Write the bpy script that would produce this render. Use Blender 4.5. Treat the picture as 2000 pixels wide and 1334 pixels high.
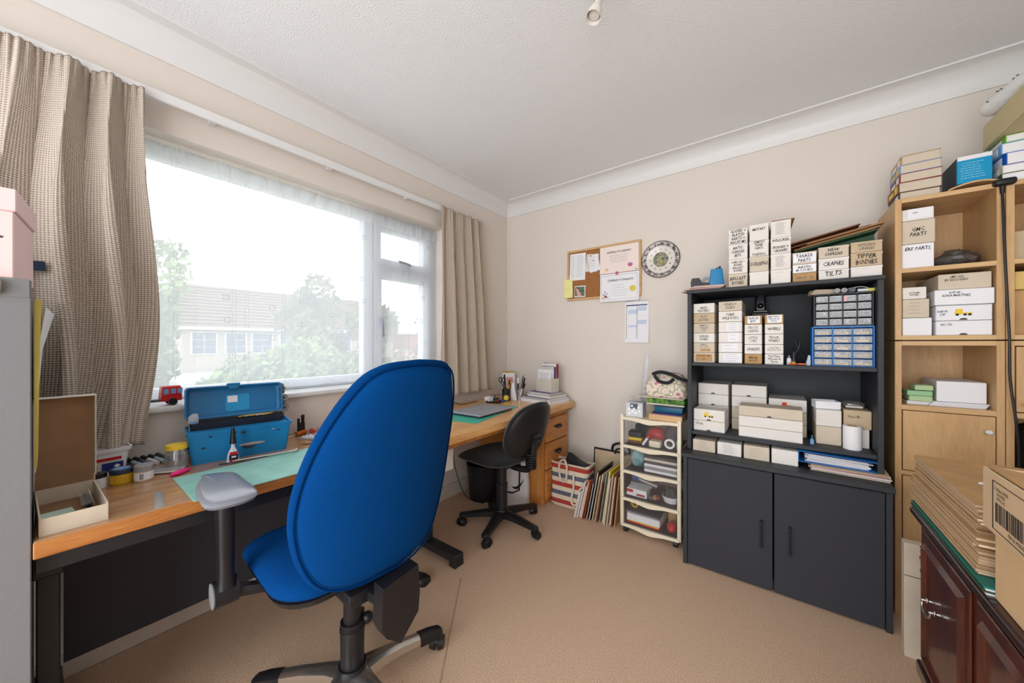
import bpy, bmesh, math, random
from mathutils import Vector, Matrix, Euler
random.seed(7)
for o in list(bpy.data.objects): bpy.data.objects.remove(o)
S = bpy.context.scene
COL = S.collection
PI = math.pi

# ---------------------------------------------------------------- camera, world, exposure
cd = bpy.data.cameras.new('camera'); cam = bpy.data.objects.new('camera', cd); COL.objects.link(cam)
cam.location = (1.973, -2.534, 1.157)
_f = Vector((-520, 688, 0)).normalized()
cam.rotation_euler = (PI/2, 0, math.atan2(-_f.x, _f.y))
cd.sensor_width = 36; cd.lens = 688/2000*36; cd.clip_start = .02; cd.clip_end = 200
cd.shift_y = 3/2000
S.camera = cam
W = bpy.data.worlds.new('sky'); S.world = W; W.use_nodes = True
nt = W.node_tree; bg = nt.nodes['Background']
geo = nt.nodes.new('ShaderNodeTexCoord'); sep = nt.nodes.new('ShaderNodeSeparateXYZ')
nt.links.new(geo.outputs['Generated'], sep.inputs[0])
cr = nt.nodes.new('ShaderNodeValToRGB')
cr.color_ramp.elements[0].position = 0; cr.color_ramp.elements[0].color = (.96, .97, .99, 1)
cr.color_ramp.elements[1].position = 1; cr.color_ramp.elements[1].color = (.84, .92, 1, 1)
nt.links.new(sep.outputs['Z'], cr.inputs[0]); nt.links.new(cr.outputs[0], bg.inputs[0])
bg.inputs[1].default_value = 1.6
S.view_settings.view_transform = 'Standard'; S.view_settings.look = 'None'
S.view_settings.gamma = 1; S.view_settings.use_curve_mapping = False
S.view_settings.exposure = .84

def portal(loc, rot, sx, sy):
    l = bpy.data.lights.new('window_daylight', 'AREA'); l.shape = 'RECTANGLE'; l.size = sx; l.size_y = sy
    l.cycles.is_portal = True
    o = bpy.data.objects.new('window_daylight', l); COL.objects.link(o); o.location = loc; o.rotation_euler = rot
portal((-.32, -1.6, 1.45), (0, -PI/2, 0), 1.15, 1.75)
_l = bpy.data.lights.new('added_fill_light', 'AREA'); _l.shape = 'RECTANGLE'; _l.size = 2.8; _l.size_y = 2.1; _l.energy = 34; _l.color = (.96, .98, 1)  # added area lamp that brightens the room from behind the camera
_o = bpy.data.objects.new('added_fill_light', _l); COL.objects.link(_o); _o.location = (1.65, -4.14, 1.12); _o.rotation_euler = (PI/2, 0, 0)

# ---------------------------------------------------------------- helpers
def lin(c): return tuple(((v/255)/12.92 if v/255 <= .04045 else ((v/255+.055)/1.055)**2.4) for v in c)
_m = {}
def mat(name, rgb, rough=.6, bump=0, bscale=60, var=0, vscale=8, metal=0, spec=.4, alpha=None, trans=0, vec=None, coat=0, stretch=(1,1,1), sheen=0, rgb2=None, vdetail=4):
    if name in _m: return _m[name]
    m = bpy.data.materials.new(name); m.use_nodes = True; t = m.node_tree; b = t.nodes['Principled BSDF']
    b.inputs['Base Color'].default_value = (*lin(rgb), 1); b.inputs['Roughness'].default_value = rough
    b.inputs['Metallic'].default_value = metal; b.inputs['Specular IOR Level'].default_value = spec
    b.inputs['Coat Weight'].default_value = coat
    b.inputs['Sheen Weight'].default_value = sheen
    if trans: b.inputs['Transmission Weight'].default_value = trans
    tc = t.nodes.new('ShaderNodeTexCoord'); mp = t.nodes.new('ShaderNodeMapping'); mp.inputs['Scale'].default_value = stretch
    t.links.new(tc.outputs['Object'], mp.inputs[0])
    if var or rgb2:
        n = t.nodes.new('ShaderNodeTexNoise'); n.inputs['Scale'].default_value = vscale; n.inputs['Detail'].default_value = vdetail
        t.links.new(mp.outputs[0], n.inputs[0])
        r = t.nodes.new('ShaderNodeValToRGB'); r.color_ramp.elements[0].position = .35; r.color_ramp.elements[1].position = .65
        c2 = rgb2 or tuple(max(0, v*(1-var)) for v in rgb)
        r.color_ramp.elements[0].color = (*lin(c2), 1); r.color_ramp.elements[1].color = (*lin(rgb), 1)
        t.links.new(n.outputs[0], r.inputs[0]); t.links.new(r.outputs[0], b.inputs['Base Color'])
    if bump:
        n = t.nodes.new('ShaderNodeTexNoise'); n.inputs['Scale'].default_value = bscale; n.inputs['Detail'].default_value = 3
        t.links.new(mp.outputs[0], n.inputs[0])
        bp = t.nodes.new('ShaderNodeBump'); bp.inputs['Strength'].default_value = bump; bp.inputs['Distance'].default_value = .004
        t.links.new(n.outputs[0], bp.inputs['Height']); t.links.new(bp.outputs[0], b.inputs['Normal'])
    _m[name] = m; return m

def wood(name, c1, c2, rough=.45, axis='z', scale=7, coat=0):
    if name in _m: return _m[name]
    m = bpy.data.materials.new(name); m.use_nodes = True; t = m.node_tree; b = t.nodes['Principled BSDF']
    tc = t.nodes.new('ShaderNodeTexCoord'); mp = t.nodes.new('ShaderNodeMapping')
    st = {'x': (.12, 1, 1), 'y': (1, .12, 1), 'z': (1, 1, .12)}[axis]
    mp.inputs['Scale'].default_value = tuple(v*scale for v in st)
    t.links.new(tc.outputs['Object'], mp.inputs[0])
    n = t.nodes.new('ShaderNodeTexNoise'); n.inputs['Scale'].default_value = 3; n.inputs['Detail'].default_value = 8; n.inputs['Roughness'].default_value = .65; n.inputs['Distortion'].default_value = .6
    t.links.new(mp.outputs[0], n.inputs[0])
    n2 = t.nodes.new('ShaderNodeTexNoise'); n2.inputs['Scale'].default_value = 28; n2.inputs['Detail'].default_value = 3
    t.links.new(mp.outputs[0], n2.inputs[0])
    ad = t.nodes.new('ShaderNodeMath'); ad.operation = 'MULTIPLY_ADD'; ad.inputs[1].default_value = .35
    t.links.new(n2.outputs[0], ad.inputs[0]); t.links.new(n.outputs[0], ad.inputs[2])
    r = t.nodes.new('ShaderNodeValToRGB'); r.color_ramp.elements[0].position = .45; r.color_ramp.elements[1].position = .85
    r.color_ramp.elements[0].color = (*lin(c1), 1); r.color_ramp.elements[1].color = (*lin(c2), 1)
    t.links.new(ad.outputs[0], r.inputs[0]); t.links.new(r.outputs[0], b.inputs['Base Color'])
    b.inputs['Roughness'].default_value = rough; b.inputs['Coat Weight'].default_value = coat; b.inputs['Specular IOR Level'].default_value = .4
    _m[name] = m; return m

def sheer(name, rgb, opacity, rough=.9, transl=.5, gloss=0):
    """see-through material: a plain mix of transparency and a white scattering surface"""
    if name in _m: return _m[name]
    m = bpy.data.materials.new(name); m.use_nodes = True; t = m.node_tree
    for n in list(t.nodes): t.nodes.remove(n)
    out = t.nodes.new('ShaderNodeOutputMaterial'); mx = t.nodes.new('ShaderNodeMixShader'); tr = t.nodes.new('ShaderNodeBsdfTransparent')
    d = t.nodes.new('ShaderNodeBsdfDiffuse'); d.inputs[0].default_value = (*lin(rgb), 1)
    tl = t.nodes.new('ShaderNodeBsdfTranslucent'); tl.inputs[0].default_value = (*lin(rgb), 1)
    m2 = t.nodes.new('ShaderNodeMixShader'); m2.inputs[0].default_value = transl
    t.links.new(d.outputs[0], m2.inputs[1]); t.links.new(tl.outputs[0], m2.inputs[2])
    last = m2
    if gloss:
        g = t.nodes.new('ShaderNodeBsdfGlossy'); g.inputs['Roughness'].default_value = rough
        m3 = t.nodes.new('ShaderNodeMixShader'); m3.inputs[0].default_value = gloss
        t.links.new(m2.outputs[0], m3.inputs[1]); t.links.new(g.outputs[0], m3.inputs[2]); last = m3
    mx.inputs[0].default_value = opacity
    t.links.new(tr.outputs[0], mx.inputs[1]); t.links.new(last.outputs[0], mx.inputs[2]); t.links.new(mx.outputs[0], out.inputs[0])
    _m[name] = m; return m

class MB:
    def __init__(s): s.bm = bmesh.new(); s.mi = 0; s.n = 0
    def _tag(s):
        s.bm.faces.ensure_lookup_table()
        fs = s.bm.faces
        for i in range(len(fs)):
            f = fs[i]
            if not f.tag: f.material_index = s.mi; f.tag = True
    def box(s, c, d, bev=0, rot=None, seg=1):
        M = Matrix.Translation(c) @ (Euler(rot).to_matrix().to_4x4() if rot else Matrix()) @ Matrix.Diagonal((*d, 1))
        r = bmesh.ops.create_cube(s.bm, size=1, matrix=M)
        if bev:
            es = list({e for v in r['verts'] for e in v.link_edges})
            bmesh.ops.bevel(s.bm, geom=es, offset=min(bev, min(d)*.45), segments=seg, profile=.5, affect='EDGES')
        s._tag(); return s
    def bb(s, x0, x1, y0, y1, z0, z1, bev=0, seg=1):
        return s.box(((x0+x1)/2, (y0+y1)/2, (z0+z1)/2), (abs(x1-x0), abs(y1-y0), abs(z1-z0)), bev, seg=seg)
    def cyl(s, p0, p1, r0, r1=None, n=16):
        r1 = r0 if r1 is None else r1
        p0, p1 = Vector(p0), Vector(p1); d = p1-p0
        q = d.to_track_quat('Z', 'Y').to_matrix().to_4x4()
        bmesh.ops.create_cone(s.bm, cap_ends=True, cap_tris=False, segments=n, radius1=r0, radius2=r1, depth=d.length, matrix=Matrix.Translation((p0+p1)/2) @ q)
        s._tag(); return s
    def sph(s, c, r, u=14, v=10, rot=None):
        if not hasattr(r, '__len__'): r = (r, r, r)
        M = Matrix.Translation(c) @ (Euler(rot).to_matrix().to_4x4() if rot else Matrix()) @ Matrix.Diagonal((*r, 1))
        bmesh.ops.create_uvsphere(s.bm, u_segments=u, v_segments=v, radius=1, matrix=M); s._tag(); return s
    def rings(s, R, close=True, cap=True, loop=False):
        """R: list of rings of points, bridged in order"""
        V = [[s.bm.verts.new(p) for p in r] for r in R]; n = len(V[0])
        pairs = list(zip(V, V[1:])) + ([(V[-1], V[0])] if loop else [])
        for a, b in pairs:
            for i in range(n if close else n-1):
                j = (i+1) % n
                try: s.bm.faces.new((a[i], a[j], b[j], b[i]))
                except ValueError: pass
        if cap and close and not loop:
            s.bm.faces.new(V[0][::-1]); s.bm.faces.new(V[-1])
        s._tag(); return s
    def tube(s, pts, r, n=8, cap=True):
        pts = [Vector(p) for p in pts]; R = []; N = None
        for i, p in enumerate(pts):
            t = ((pts[i+1]-p) if i == 0 else (p-pts[i-1]) if i == len(pts)-1 else (pts[i+1]-pts[i-1])).normalized()
            if N is None: N = t.orthogonal().normalized()
            N = (N - t*N.dot(t)); N = N.normalized() if N.length > 1e-6 else t.orthogonal().normalized()
            B = t.cross(N); rr = r[i] if hasattr(r, '__len__') else r
            R.append([p + (N*math.cos(2*PI*k/n)+B*math.sin(2*PI*k/n))*rr for k in range(n)])
        return s.rings(R, cap=cap)
    def lathe(s, prof, o=(0, 0, 0), n=24, M=None):
        o = Vector(o)
        R = []
        for r, z in prof:
            ring = [Vector((max(r, 1e-4)*math.cos(2*PI*k/n), max(r, 1e-4)*math.sin(2*PI*k/n), z)) for k in range(n)]
            R.append([o + (M @ p if M else p) for p in ring])
        if prof[0][0] > 1e-3 and prof[-1][0] > 1e-3:
            if prof[0] == prof[-1]: R = R[:-1]
            return s.rings(R, loop=True)
        return s.rings(R)
    def prism(s, poly, a, b, plane='xz'):
        f = {'xz': lambda u, v, w: (u, w, v), 'xy': lambda u, v, w: (u, v, w), 'yz': lambda u, v, w: (w, u, v)}[plane]
        return s.rings([[f(u, v, a) for u, v in poly], [f(u, v, b) for u, v in poly]])
    def quad(s, *p):
        s.bm.faces.new([s.bm.verts.new(q) for q in p]); s._tag(); return s
    def build(s, name, mats, parent=None, smooth=35, loc=None, norm=True):
        if norm: bmesh.ops.recalc_face_normals(s.bm, faces=s.bm.faces)
        me = bpy.data.meshes.new(name); s.bm.to_mesh(me); s.bm.free()
        for m in (mats if isinstance(mats, (list, tuple)) else [mats]): me.materials.append(m)
        if smooth:
            for p in me.polygons: p.use_smooth = True
            me.set_sharp_from_angle(angle=math.radians(smooth))
        o = bpy.data.objects.new(name, me); COL.objects.link(o)
        if parent: o.parent = parent
        if loc: o.location = loc
        return o
def catmull(P, k=4, closed=False):
    P = [Vector(p) for p in P]; n = len(P); out = []
    rng = range(n if closed else n-1)
    for i in rng:
        g = (lambda j: P[j % n]) if closed else (lambda j: P[max(0, min(n-1, j))])
        a, b, c, d = g(i-1), g(i), g(i+1), g(i+2)
        for q in range(k):
            t = q/k; out.append(.5*((2*b)+(c-a)*t+(2*a-5*b+4*c-d)*t*t+(3*b-a-3*c+d)*t**3))
    if not closed: out.append(P[-1])
    return out
def pillow(mb, outline, tf, tb, warp, nr=7, pw=3.0):
    """closed puffed shape: outline (u,v) list, thickness tf to +w, tb to -w; warp maps (u,v,w) to a point"""
    cu = sum(p[0] for p in outline)/len(outline); cv = sum(p[1] for p in outline)/len(outline)
    R = []
    fr = [math.sin(PI/2*i/nr) for i in range(nr+1)]
    for r in fr:
        if r == 0: r = .02
        R.append([warp(cu+(u-cu)*r, cv+(v-cv)*r, tf*max(0, 1-r**pw)**.5) for u, v in outline])
    for r in fr[::-1][1:]:
        if r == 0: r = .02
        R.append([warp(cu+(u-cu)*r, cv+(v-cv)*r, -tb*max(0, 1-r**pw)**.5) for u, v in outline])
    return mb.rings(R)
def rrect(hw, hh, r, k=5, cx=0, cy=0):
    out = []
    for sx, sy, a0 in ((1, 1, 0), (-1, 1, 90), (-1, -1, 180), (1, -1, 270)):
        for i in range(k+1):
            a = math.radians(a0+90*i/k); out.append((cx+sx*(hw-r)+r*math.cos(a), cy+sy*(hh-r)+r*math.sin(a)))
    return out
def tag(o, label=None, cat=None, group=None, kind=None):
    if label: o['label'] = label
    if cat: o['category'] = cat
    if group: o['group'] = group
    if kind: o['kind'] = kind
    return o
def thing(name, label, cat, loc=(0, 0, 0), rz=0, group=None, rx=0, ry=0):
    o = bpy.data.objects.new(name, None); COL.objects.link(o); o.empty_display_size = .05
    o.location = loc; o.rotation_euler = (rx, ry, rz); return tag(o, label, cat, group)
def struct(o): o['kind'] = 'structure'; return o
def text_mesh(lines, w, h, shear=.15, jit=0, align='CENTER', space=1.0):
    cu = bpy.data.curves.new('writing', 'FONT'); cu.body = '\n'.join(lines); cu.align_x = align; cu.shear = shear
    cu.resolution_u = 1; cu.space_line = .95; cu.size = 1; cu.space_character = space; cu.offset = .012 if jit else 0
    tmp = bpy.data.objects.new('writing', cu); COL.objects.link(tmp)
    me = bpy.data.meshes.new_from_object(tmp); bpy.data.objects.remove(tmp); bpy.data.curves.remove(cu)
    if not me.vertices: return me
    xs = [v.co.x for v in me.vertices]; ys = [v.co.y for v in me.vertices]
    cx, cy = (min(xs)+max(xs))/2, (min(ys)+max(ys))/2
    k = min(w/(max(xs)-min(xs)), h/(max(ys)-min(ys)))
    kx = min(w/(max(xs)-min(xs)), k*1.35)
    ky = min(h/(max(ys)-min(ys)), k*1.35)
    ph = random.random()*6
    for v in me.vertices:
        x, y = v.co.x-cx, v.co.y-cy
        if jit:
            x += .05*math.sin(y*5+ph+x*2); y += .05*math.sin(x*2.3+ph)
        v.co = (x*kx, y*ky, 0)
    return me
INK = None
def write(parent, lines, c, w, h, face='-y', m=None, shear=.15, jit=1, name='writing', roll=0, align='CENTER'):
    me = text_mesh(lines, w, h, shear, jit, align); me.materials.append(m or INK)
    o = bpy.data.objects.new(name, me); COL.objects.link(o); o.parent = parent; o.location = c
    R = {'-y': (PI/2, 0, 0), '+x': (PI/2, 0, PI/2), '-x': (PI/2, 0, -PI/2), '+z': (0, 0, 0), '+z90': (0, 0, PI/2)}[face]
    o.rotation_euler = (Euler(R).to_matrix() @ Matrix.Rotation(roll, 3, 'Z')).to_euler(); return o
def scribble(mb, x0, x1, z0, z1, y, n, th=.0014, amp=.5):
    """lines of small print as separate short strokes on a face that looks to -y"""
    for i in range(n):
        z = z1-(z1-z0)*(i+.5)/n; x = x0+random.random()*(x1-x0)*.12; end = x1-random.random()*(x1-x0)*.3
        while x < end:
            l = random.uniform(.3, 1)*(x1-x0)*.14
            mb.quad((x, y, z-th/2), (min(x+l, end), y, z-th/2), (min(x+l, end), y, z+th/2), (x, y, z+th/2)); x += l+(x1-x0)*.03

# ---------------------------------------------------------------- materials
INK = mat('black_ink', (28, 27, 30), .7)
GINK = mat('grey_print', (110, 108, 112), .7)
M_wall = mat('cream_wall_paint', (224, 215, 206), .85, bump=.15, bscale=90, spec=.2)
M_ceil = mat('white_stipple', (236, 238, 241), .9, bump=.7, bscale=170, spec=.15)
M_white = mat('white_gloss_trim', (226, 226, 226), .35)
M_upvc = mat('white_upvc', (222, 228, 236), .3)
M_skirt = mat('skirting_paint', (214, 205, 195), .45)
M_black = mat('black_ash_board', (46, 49, 54), .5, bump=.3, bscale=500, spec=.4)
M_doorb = mat('charcoal_textured_door', (54, 55, 61), .6, bump=.5, bscale=600, spec=.3)
M_pine = wood('beech_veneer', (188, 148, 100), (212, 174, 126), .42, 'z', 6)
M_pinex = wood('beech_veneer_across', (192, 152, 104), (214, 178, 130), .42, 'x', 6)
M_oakd = wood('oak_desk_top', (160, 112, 72), (194, 148, 104), .25, 'y', 8, coat=.6)
M_oake = wood('oak_desk_edge', (150, 88, 40), (196, 132, 70), .4, 'y', 14)
M_oak2 = wood('golden_oak', (172, 106, 48), (206, 142, 76), .4, 'z', 9)
M_maho = wood('dark_mahogany', (52, 20, 14), (98, 44, 30), .3, 'z', 8, coat=.4)
M_mahot = wood('dark_mahogany_top', (34, 16, 14), (60, 30, 24), .25, 'y', 8, coat=.5)
M_card = mat('white_card', (236, 231, 225), .75, var=.05, vscale=6)
M_card2 = mat('cream_card', (216, 202, 182), .78, var=.06, vscale=7)
M_card3 = mat('buff_card', (206, 184, 152), .8, var=.07, vscale=7)
M_kraft = mat('kraft_card', (196, 156, 108), .85, var=.08, vscale=10, bump=.1)
M_kraftd = mat('dark_kraft', (168, 128, 84), .85, var=.08, vscale=10)
M_fibre = mat('brown_fibreboard_lining', (158, 122, 92), .9, var=.1, vscale=14)
M_paper = mat('white_paper', (236, 236, 240), .7)
M_paper2 = mat('off_white_paper', (224, 216, 204), .75, var=.08)
M_seam = mat('dark_seam', (70, 62, 54), .8)
M_blk = mat('black_plastic', (26, 26, 29), .4)
M_blks = mat('black_satin_metal', (34, 35, 38), .4, bump=.1, bscale=300)
M_blkf = mat('black_fabric', (30, 31, 34), .95, bump=.4, bscale=700, sheen=.2)
M_blue = mat('blue_wool_fabric', (0, 62, 124), .95, bump=.35, bscale=900, var=.06, vscale=250, spec=.08)
M_bluep = mat('blue_toolbox_plastic', (20, 128, 190), .4, var=.14, vscale=5, bump=.05)
M_steel = mat('brushed_steel', (196, 194, 190), .3, metal=1)
M_alu = mat('polished_aluminium', (206, 202, 196), .24, metal=.92)
M_grey = mat('grey_cabinet_paint', (126, 127, 130), .5, bump=.15, bscale=500)
M_pink = mat('pale_pink_card', (238, 206, 204), .7)
M_cream = mat('cream_plastic', (232, 220, 196), .4)
M_clear = sheer('clear_plastic', (200, 204, 208), .10, .15, .3, gloss=.45)
M_smoke = sheer('smoked_clear_drawer', (170, 170, 176), .09, .12, .3, gloss=.5)
M_glass = sheer('window_glass', (235, 245, 245), .04, .02, .1, gloss=.8)
M_poly = sheer('polythene', (220, 222, 226), .35, .2, .4, gloss=.4)
M_polyg = sheer('grey_polythene', (120, 120, 122), .75, .25, .4, gloss=.25)
M_red = mat('red_plastic', (196, 30, 34), .4)
M_orange = mat('orange_plastic', (222, 110, 44), .5)
M_yel = mat('yellow_plastic', (236, 200, 52), .45)
M_pinkh = mat('hot_pink_plastic', (236, 38, 130), .4)
M_green = mat('green_plastic', (70, 140, 70), .5)
M_greenm = mat('cutting_mat_green', (92, 190, 172), .55, var=.06, vscale=14)
M_greenm2 = mat('cutting_mat_pale', (150, 208, 196), .5, var=.08, vscale=14)
M_navy = mat('navy_fabric', (34, 48, 72), .8)
M_lilac = mat('light_grey_lilac_metal', (176, 180, 196), .35, metal=.5)
COLS = {k: mat('tint_'+k, v, .6) for k, v in dict(brown=(120, 74, 46), dred=(150, 46, 44), dgreen=(48, 84, 60), teal=(36, 120, 130), sky=(110, 160, 210), gold=(196, 160, 60), violet=(90, 70, 130), tan=(190, 150, 100), slate=(84, 92, 104), pinkish=(220, 160, 160), mint=(150, 196, 150), kingblue=(20, 90, 180), grey=(150, 150, 152), dgrey=(72, 72, 76), leaf=(120, 180, 60), beige=(214, 200, 176), cyan=(0, 150, 200)).items()}
# ================================================================ room shell
XR, YB, ZC = 3.3, -4.0, 2.4
WY0, WY1, WZ0, WZ1 = -2.47, -.745, .88, 2.005
M_carpet = mat('tan_carpet', (232, 202, 174), .98, bump=1, bscale=300, vscale=230, rgb2=(202, 168, 138), spec=.1, vdetail=12)
b = MB(); b.bb(-.3, XR+.1, YB-.1, .1, -.1, 0); struct(b.build('floor', M_carpet, smooth=0))
b = MB(); b.rings([[(.72, -1.30, 0), (.735, -1.305, 0), (.7275, -1.302, .002)], [(1.30, -2.05, 0), (1.315, -2.055, 0), (1.3075, -2.052, .002)]]); struct(b.build('trim_3', mat('carpet_seam', (186, 154, 128), .98)))
b = MB(); b.bb(-.3, XR+.1, YB-.1, .1, ZC, ZC+.1); struct(b.build('ceiling', M_ceil, smooth=0))
b = MB()
for a in ((-.3, 0, YB-.1, .1, 0, WZ0), (-.3, 0, YB-.1, .1, WZ1, ZC), (-.3, 0, YB-.1, WY0, WZ0, WZ1), (-.3, 0, WY1, .1, WZ0, WZ1)): b.bb(*a)
struct(b.build('wall_left', M_wall, smooth=0))
b = MB(); b.bb(0, XR, 0, .1, 0, ZC); struct(b.build('wall_back', M_wall, smooth=0))
b = MB(); b.bb(XR, XR+.1, YB, .1, 0, ZC); struct(b.build('wall_right', M_wall, smooth=0))
b = MB()
for a in ((0, .2, YB-.1, YB, 0, ZC), (3.1, XR, YB-.1, YB, 0, ZC), (.2, 3.1, YB-.1, YB, 2.2, ZC)): b.bb(*a)
struct(b.build('wall_front', M_wall, smooth=0))
b = MB()
for a in ((.2, .26), (1.6, 1.7), (3.04, 3.1)): b.bb(a[0], a[1], YB-.08, YB-.02, 0, 2.2)
b.bb(.26, 3.04, YB-.08, YB-.02, 0, .08); b.bb(.26, 3.04, YB-.08, YB-.02, 2.12, 2.2)
pd = struct(b.build('added_door_1', M_upvc))  # unseen patio doors, added to let more light into the room
b = MB(); b.bb(.26, 1.6, YB-.055, YB-.045, .08, 2.12); b.bb(1.7, 3.04, YB-.055, YB-.045, .08, 2.12); b.build('glass', M_glass, pd)
# skirting
def skirt(name, *a):
    b = MB()
    for q in a: b.bb(*q, bev=.006)
    struct(b.build(name, M_skirt))
skirt('baseboard_left', (0, .018, YB, 0, 0, .1)); skirt('baseboard_back', (.018, XR, -.018, 0, 0, .1))
skirt('baseboard_right', (XR-.018, XR, YB, -.018, 0, .1))
# coving: concave quarter with small steps, mitred round the room
prof = [(.0, 0), (.0, .112), (.008, .112)] + [(.104-.092*math.cos(math.radians(a)), .008+.0+.096*(1-0)*(1-math.sin(math.radians(a)))) for a in range(8, 90, 9)] + [(.112, .008), (.112, 0)]
b = MB(); R = []
for i in range(4):
    R.append([{0: (d, YB+d, ZC-h), 1: (d, -d, ZC-h), 2: (XR-d, -d, ZC-h), 3: (XR-d, YB+d, ZC-h)}[i] for d, h in prof])
b.rings(R, cap=False, loop=True)
struct(b.build('trim_1', M_white, smooth=25))
# window board and window
b = MB(); b.bb(-.14, .03, WY0, WY1, .88, .905, bev=.008, seg=3); struct(b.build('trim_2', M_white))
X0, X1 = -.2, -.14
def frame(b, y0, y1, z0, z1, w, x0, x1, bev=.004):
    b.bb(x0, x1, y0, y1, z0, z0+w, bev); b.bb(x0, x1, y0, y1, z1-w, z1, bev)
    b.bb(x0, x1, y0, y0+w, z0+w, z1-w, bev); b.bb(x0, x1, y1-w, y1, z0+w, z1-w, bev)
b = MB(); frame(b, WY0, WY1, .905, WZ1, .055, X0, X1)
b.bb(X0, X1, -1.31, -1.245, .96, 1.95, .004)
b.bb(X0, X1, -1.245, -.80, 1.625, 1.69, .004)
win = struct(b.build('window_1', M_upvc))
b = MB(); frame(b, -1.24, -.80, 1.675, 1.955, .045, X0+.01, X1+.015); s1 = b.build('fanlight_sash', M_upvc, win)
b = MB(); frame(b, -1.24, -.80, .955, 1.64, .05, X0+.01, X1+.015); s2 = b.build('casement_sash', M_upvc, win)
b = MB(); b.bb(-.172, -.166, -2.42, -1.31, .955, 1.955); b.build('fixed_pane', M_glass, win)
b = MB(); b.bb(-.172, -.166, -1.2, -.84, 1.715, 1.915); b.build('pane', M_glass, s1)
b = MB(); b.bb(-.172, -.166, -1.2, -.84, 1.0, 1.59); b.build('pane', M_glass, s2)
b = MB(); b.box((-.118, -1.218, 1.3), (.02, .024, .07), .006); b.tube(catmull([(-.105, -1.218, 1.315), (-.085, -1.218, 1.31), (-.075, -1.215, 1.27), (-.078, -1.21, 1.2)]), .009, 8); b.build('handle', M_lilac, s2)
b = MB(); b.box((-.118, -1.02, 1.70), (.02, .08, .02), .006); b.tube(catmull([(-.105, -.99, 1.70), (-.085, -.995, 1.70), (-.08, -1.03, 1.705), (-.082, -1.09, 1.71)]), .008, 8); b.build('handle', M_lilac, s1)
# curtain rail
t = thing('curtain_rail', 'long white curtain rail on the wall above the window', 'curtain rail', (0, -1.6, 2.1))
b = MB(); b.bb(.052, .066, -1.25, 1.06, -.004, .034, .003); b.bb(.04, .052, -1.25, 1.06, .006, .02); b.build('rail', M_white, t)
b = MB()
for y in (-1.0, -.5, 0, .5, 1.0): b.bb(0, .042, y-.012, y+.012, .004, .022, .002)
b.build('brackets', M_white, t)
# ---------------------------------------------------------------- curtains
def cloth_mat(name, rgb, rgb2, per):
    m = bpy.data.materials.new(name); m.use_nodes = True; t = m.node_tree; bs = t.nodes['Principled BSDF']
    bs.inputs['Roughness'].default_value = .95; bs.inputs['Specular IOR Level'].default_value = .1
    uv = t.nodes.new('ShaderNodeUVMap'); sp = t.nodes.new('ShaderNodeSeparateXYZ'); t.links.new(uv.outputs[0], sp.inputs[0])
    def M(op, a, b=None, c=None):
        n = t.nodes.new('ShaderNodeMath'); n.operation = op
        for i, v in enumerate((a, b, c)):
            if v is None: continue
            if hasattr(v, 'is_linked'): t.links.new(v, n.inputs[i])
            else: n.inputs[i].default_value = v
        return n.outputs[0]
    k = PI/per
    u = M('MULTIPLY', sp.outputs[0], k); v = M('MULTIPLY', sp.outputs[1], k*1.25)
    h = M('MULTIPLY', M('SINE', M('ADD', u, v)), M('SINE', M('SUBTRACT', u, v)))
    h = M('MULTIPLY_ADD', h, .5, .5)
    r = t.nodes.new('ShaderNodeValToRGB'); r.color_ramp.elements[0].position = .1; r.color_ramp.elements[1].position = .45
    r.color_ramp.elements[0].color = (*lin(rgb2), 1); r.color_ramp.elements[1].color = (*lin(rgb), 1)  # second colour paints shade into the hollows of the weave
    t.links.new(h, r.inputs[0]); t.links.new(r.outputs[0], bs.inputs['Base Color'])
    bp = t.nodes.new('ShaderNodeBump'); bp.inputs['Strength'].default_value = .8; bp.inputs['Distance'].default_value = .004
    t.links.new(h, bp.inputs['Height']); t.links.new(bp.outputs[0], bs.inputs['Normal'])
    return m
def drape(name, y0, y1, z0f, z1, xc, n, amp, mats, label, cat, cloth_w, phase=0, top_tight=.35, nu=220, nv=40, seed=1, sway=None, overlap=.5, solid=0, group=None):
    rnd = random.Random(seed); ph = [rnd.random()*6.28 for _ in range(6)]
    bm = bmesh.new(); uvl = bm.loops.layers.uv.new('UVMap'); V = []
    for j in range(nv+1):
        v = j/nv; row = []
        for i in range(nu+1):
            s = i/nu; z0 = z0f(s) if callable(z0f) else z0f
            z = z1+(z0-z1)*v
            a = 2*PI*n*s+phase+.5*math.sin(2.1*v+ph[0])+.5*math.sin(3*s*PI+ph[1])+.35*math.sin(5.3*s+2.4*v+ph[2])
            A = amp*(top_tight+(1-top_tight)*min(1, v*2.2)**.7)*(.75+.35*math.sin(4.1*s*PI+ph[3]))
            g = max(0, 1-v*9)
            x = xc+A*math.sin(a)+g*.006*math.sin(2*PI*n*5*s+ph[4])
            y = y0+(y1-y0)*s+overlap*A*math.sin(2*a)*min(1, v*3)
            if sway: y += sway(s, v)
            row.append(bm.verts.new((x, y, z)))
        V.append(row)
    AL = [0]
    for i in range(nu): AL.append(AL[-1]+(V[nv//2][i+1].co-V[nv//2][i].co).length)
    L = z1-(z0f(.5) if callable(z0f) else z0f)
    for j in range(nv):
        for i in range(nu):
            f = bm.faces.new((V[j][i], V[j][i+1], V[j+1][i+1], V[j+1][i])); f.smooth = True
            for l, (a, c) in zip(f.loops, ((i, j), (i+1, j), (i+1, j+1), (i, j+1))): l[uvl].uv = (AL[a], -c/nv*L)
    me = bpy.data.meshes.new(name); bm.to_mesh(me); bm.free(); me.materials.append(mats)
    o = bpy.data.objects.new(name, me); COL.objects.link(o)
    if solid:
        md = o.modifiers.new('thickness', 'SOLIDIFY'); md.thickness = solid
    return tag(o, label, cat, group)
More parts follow.
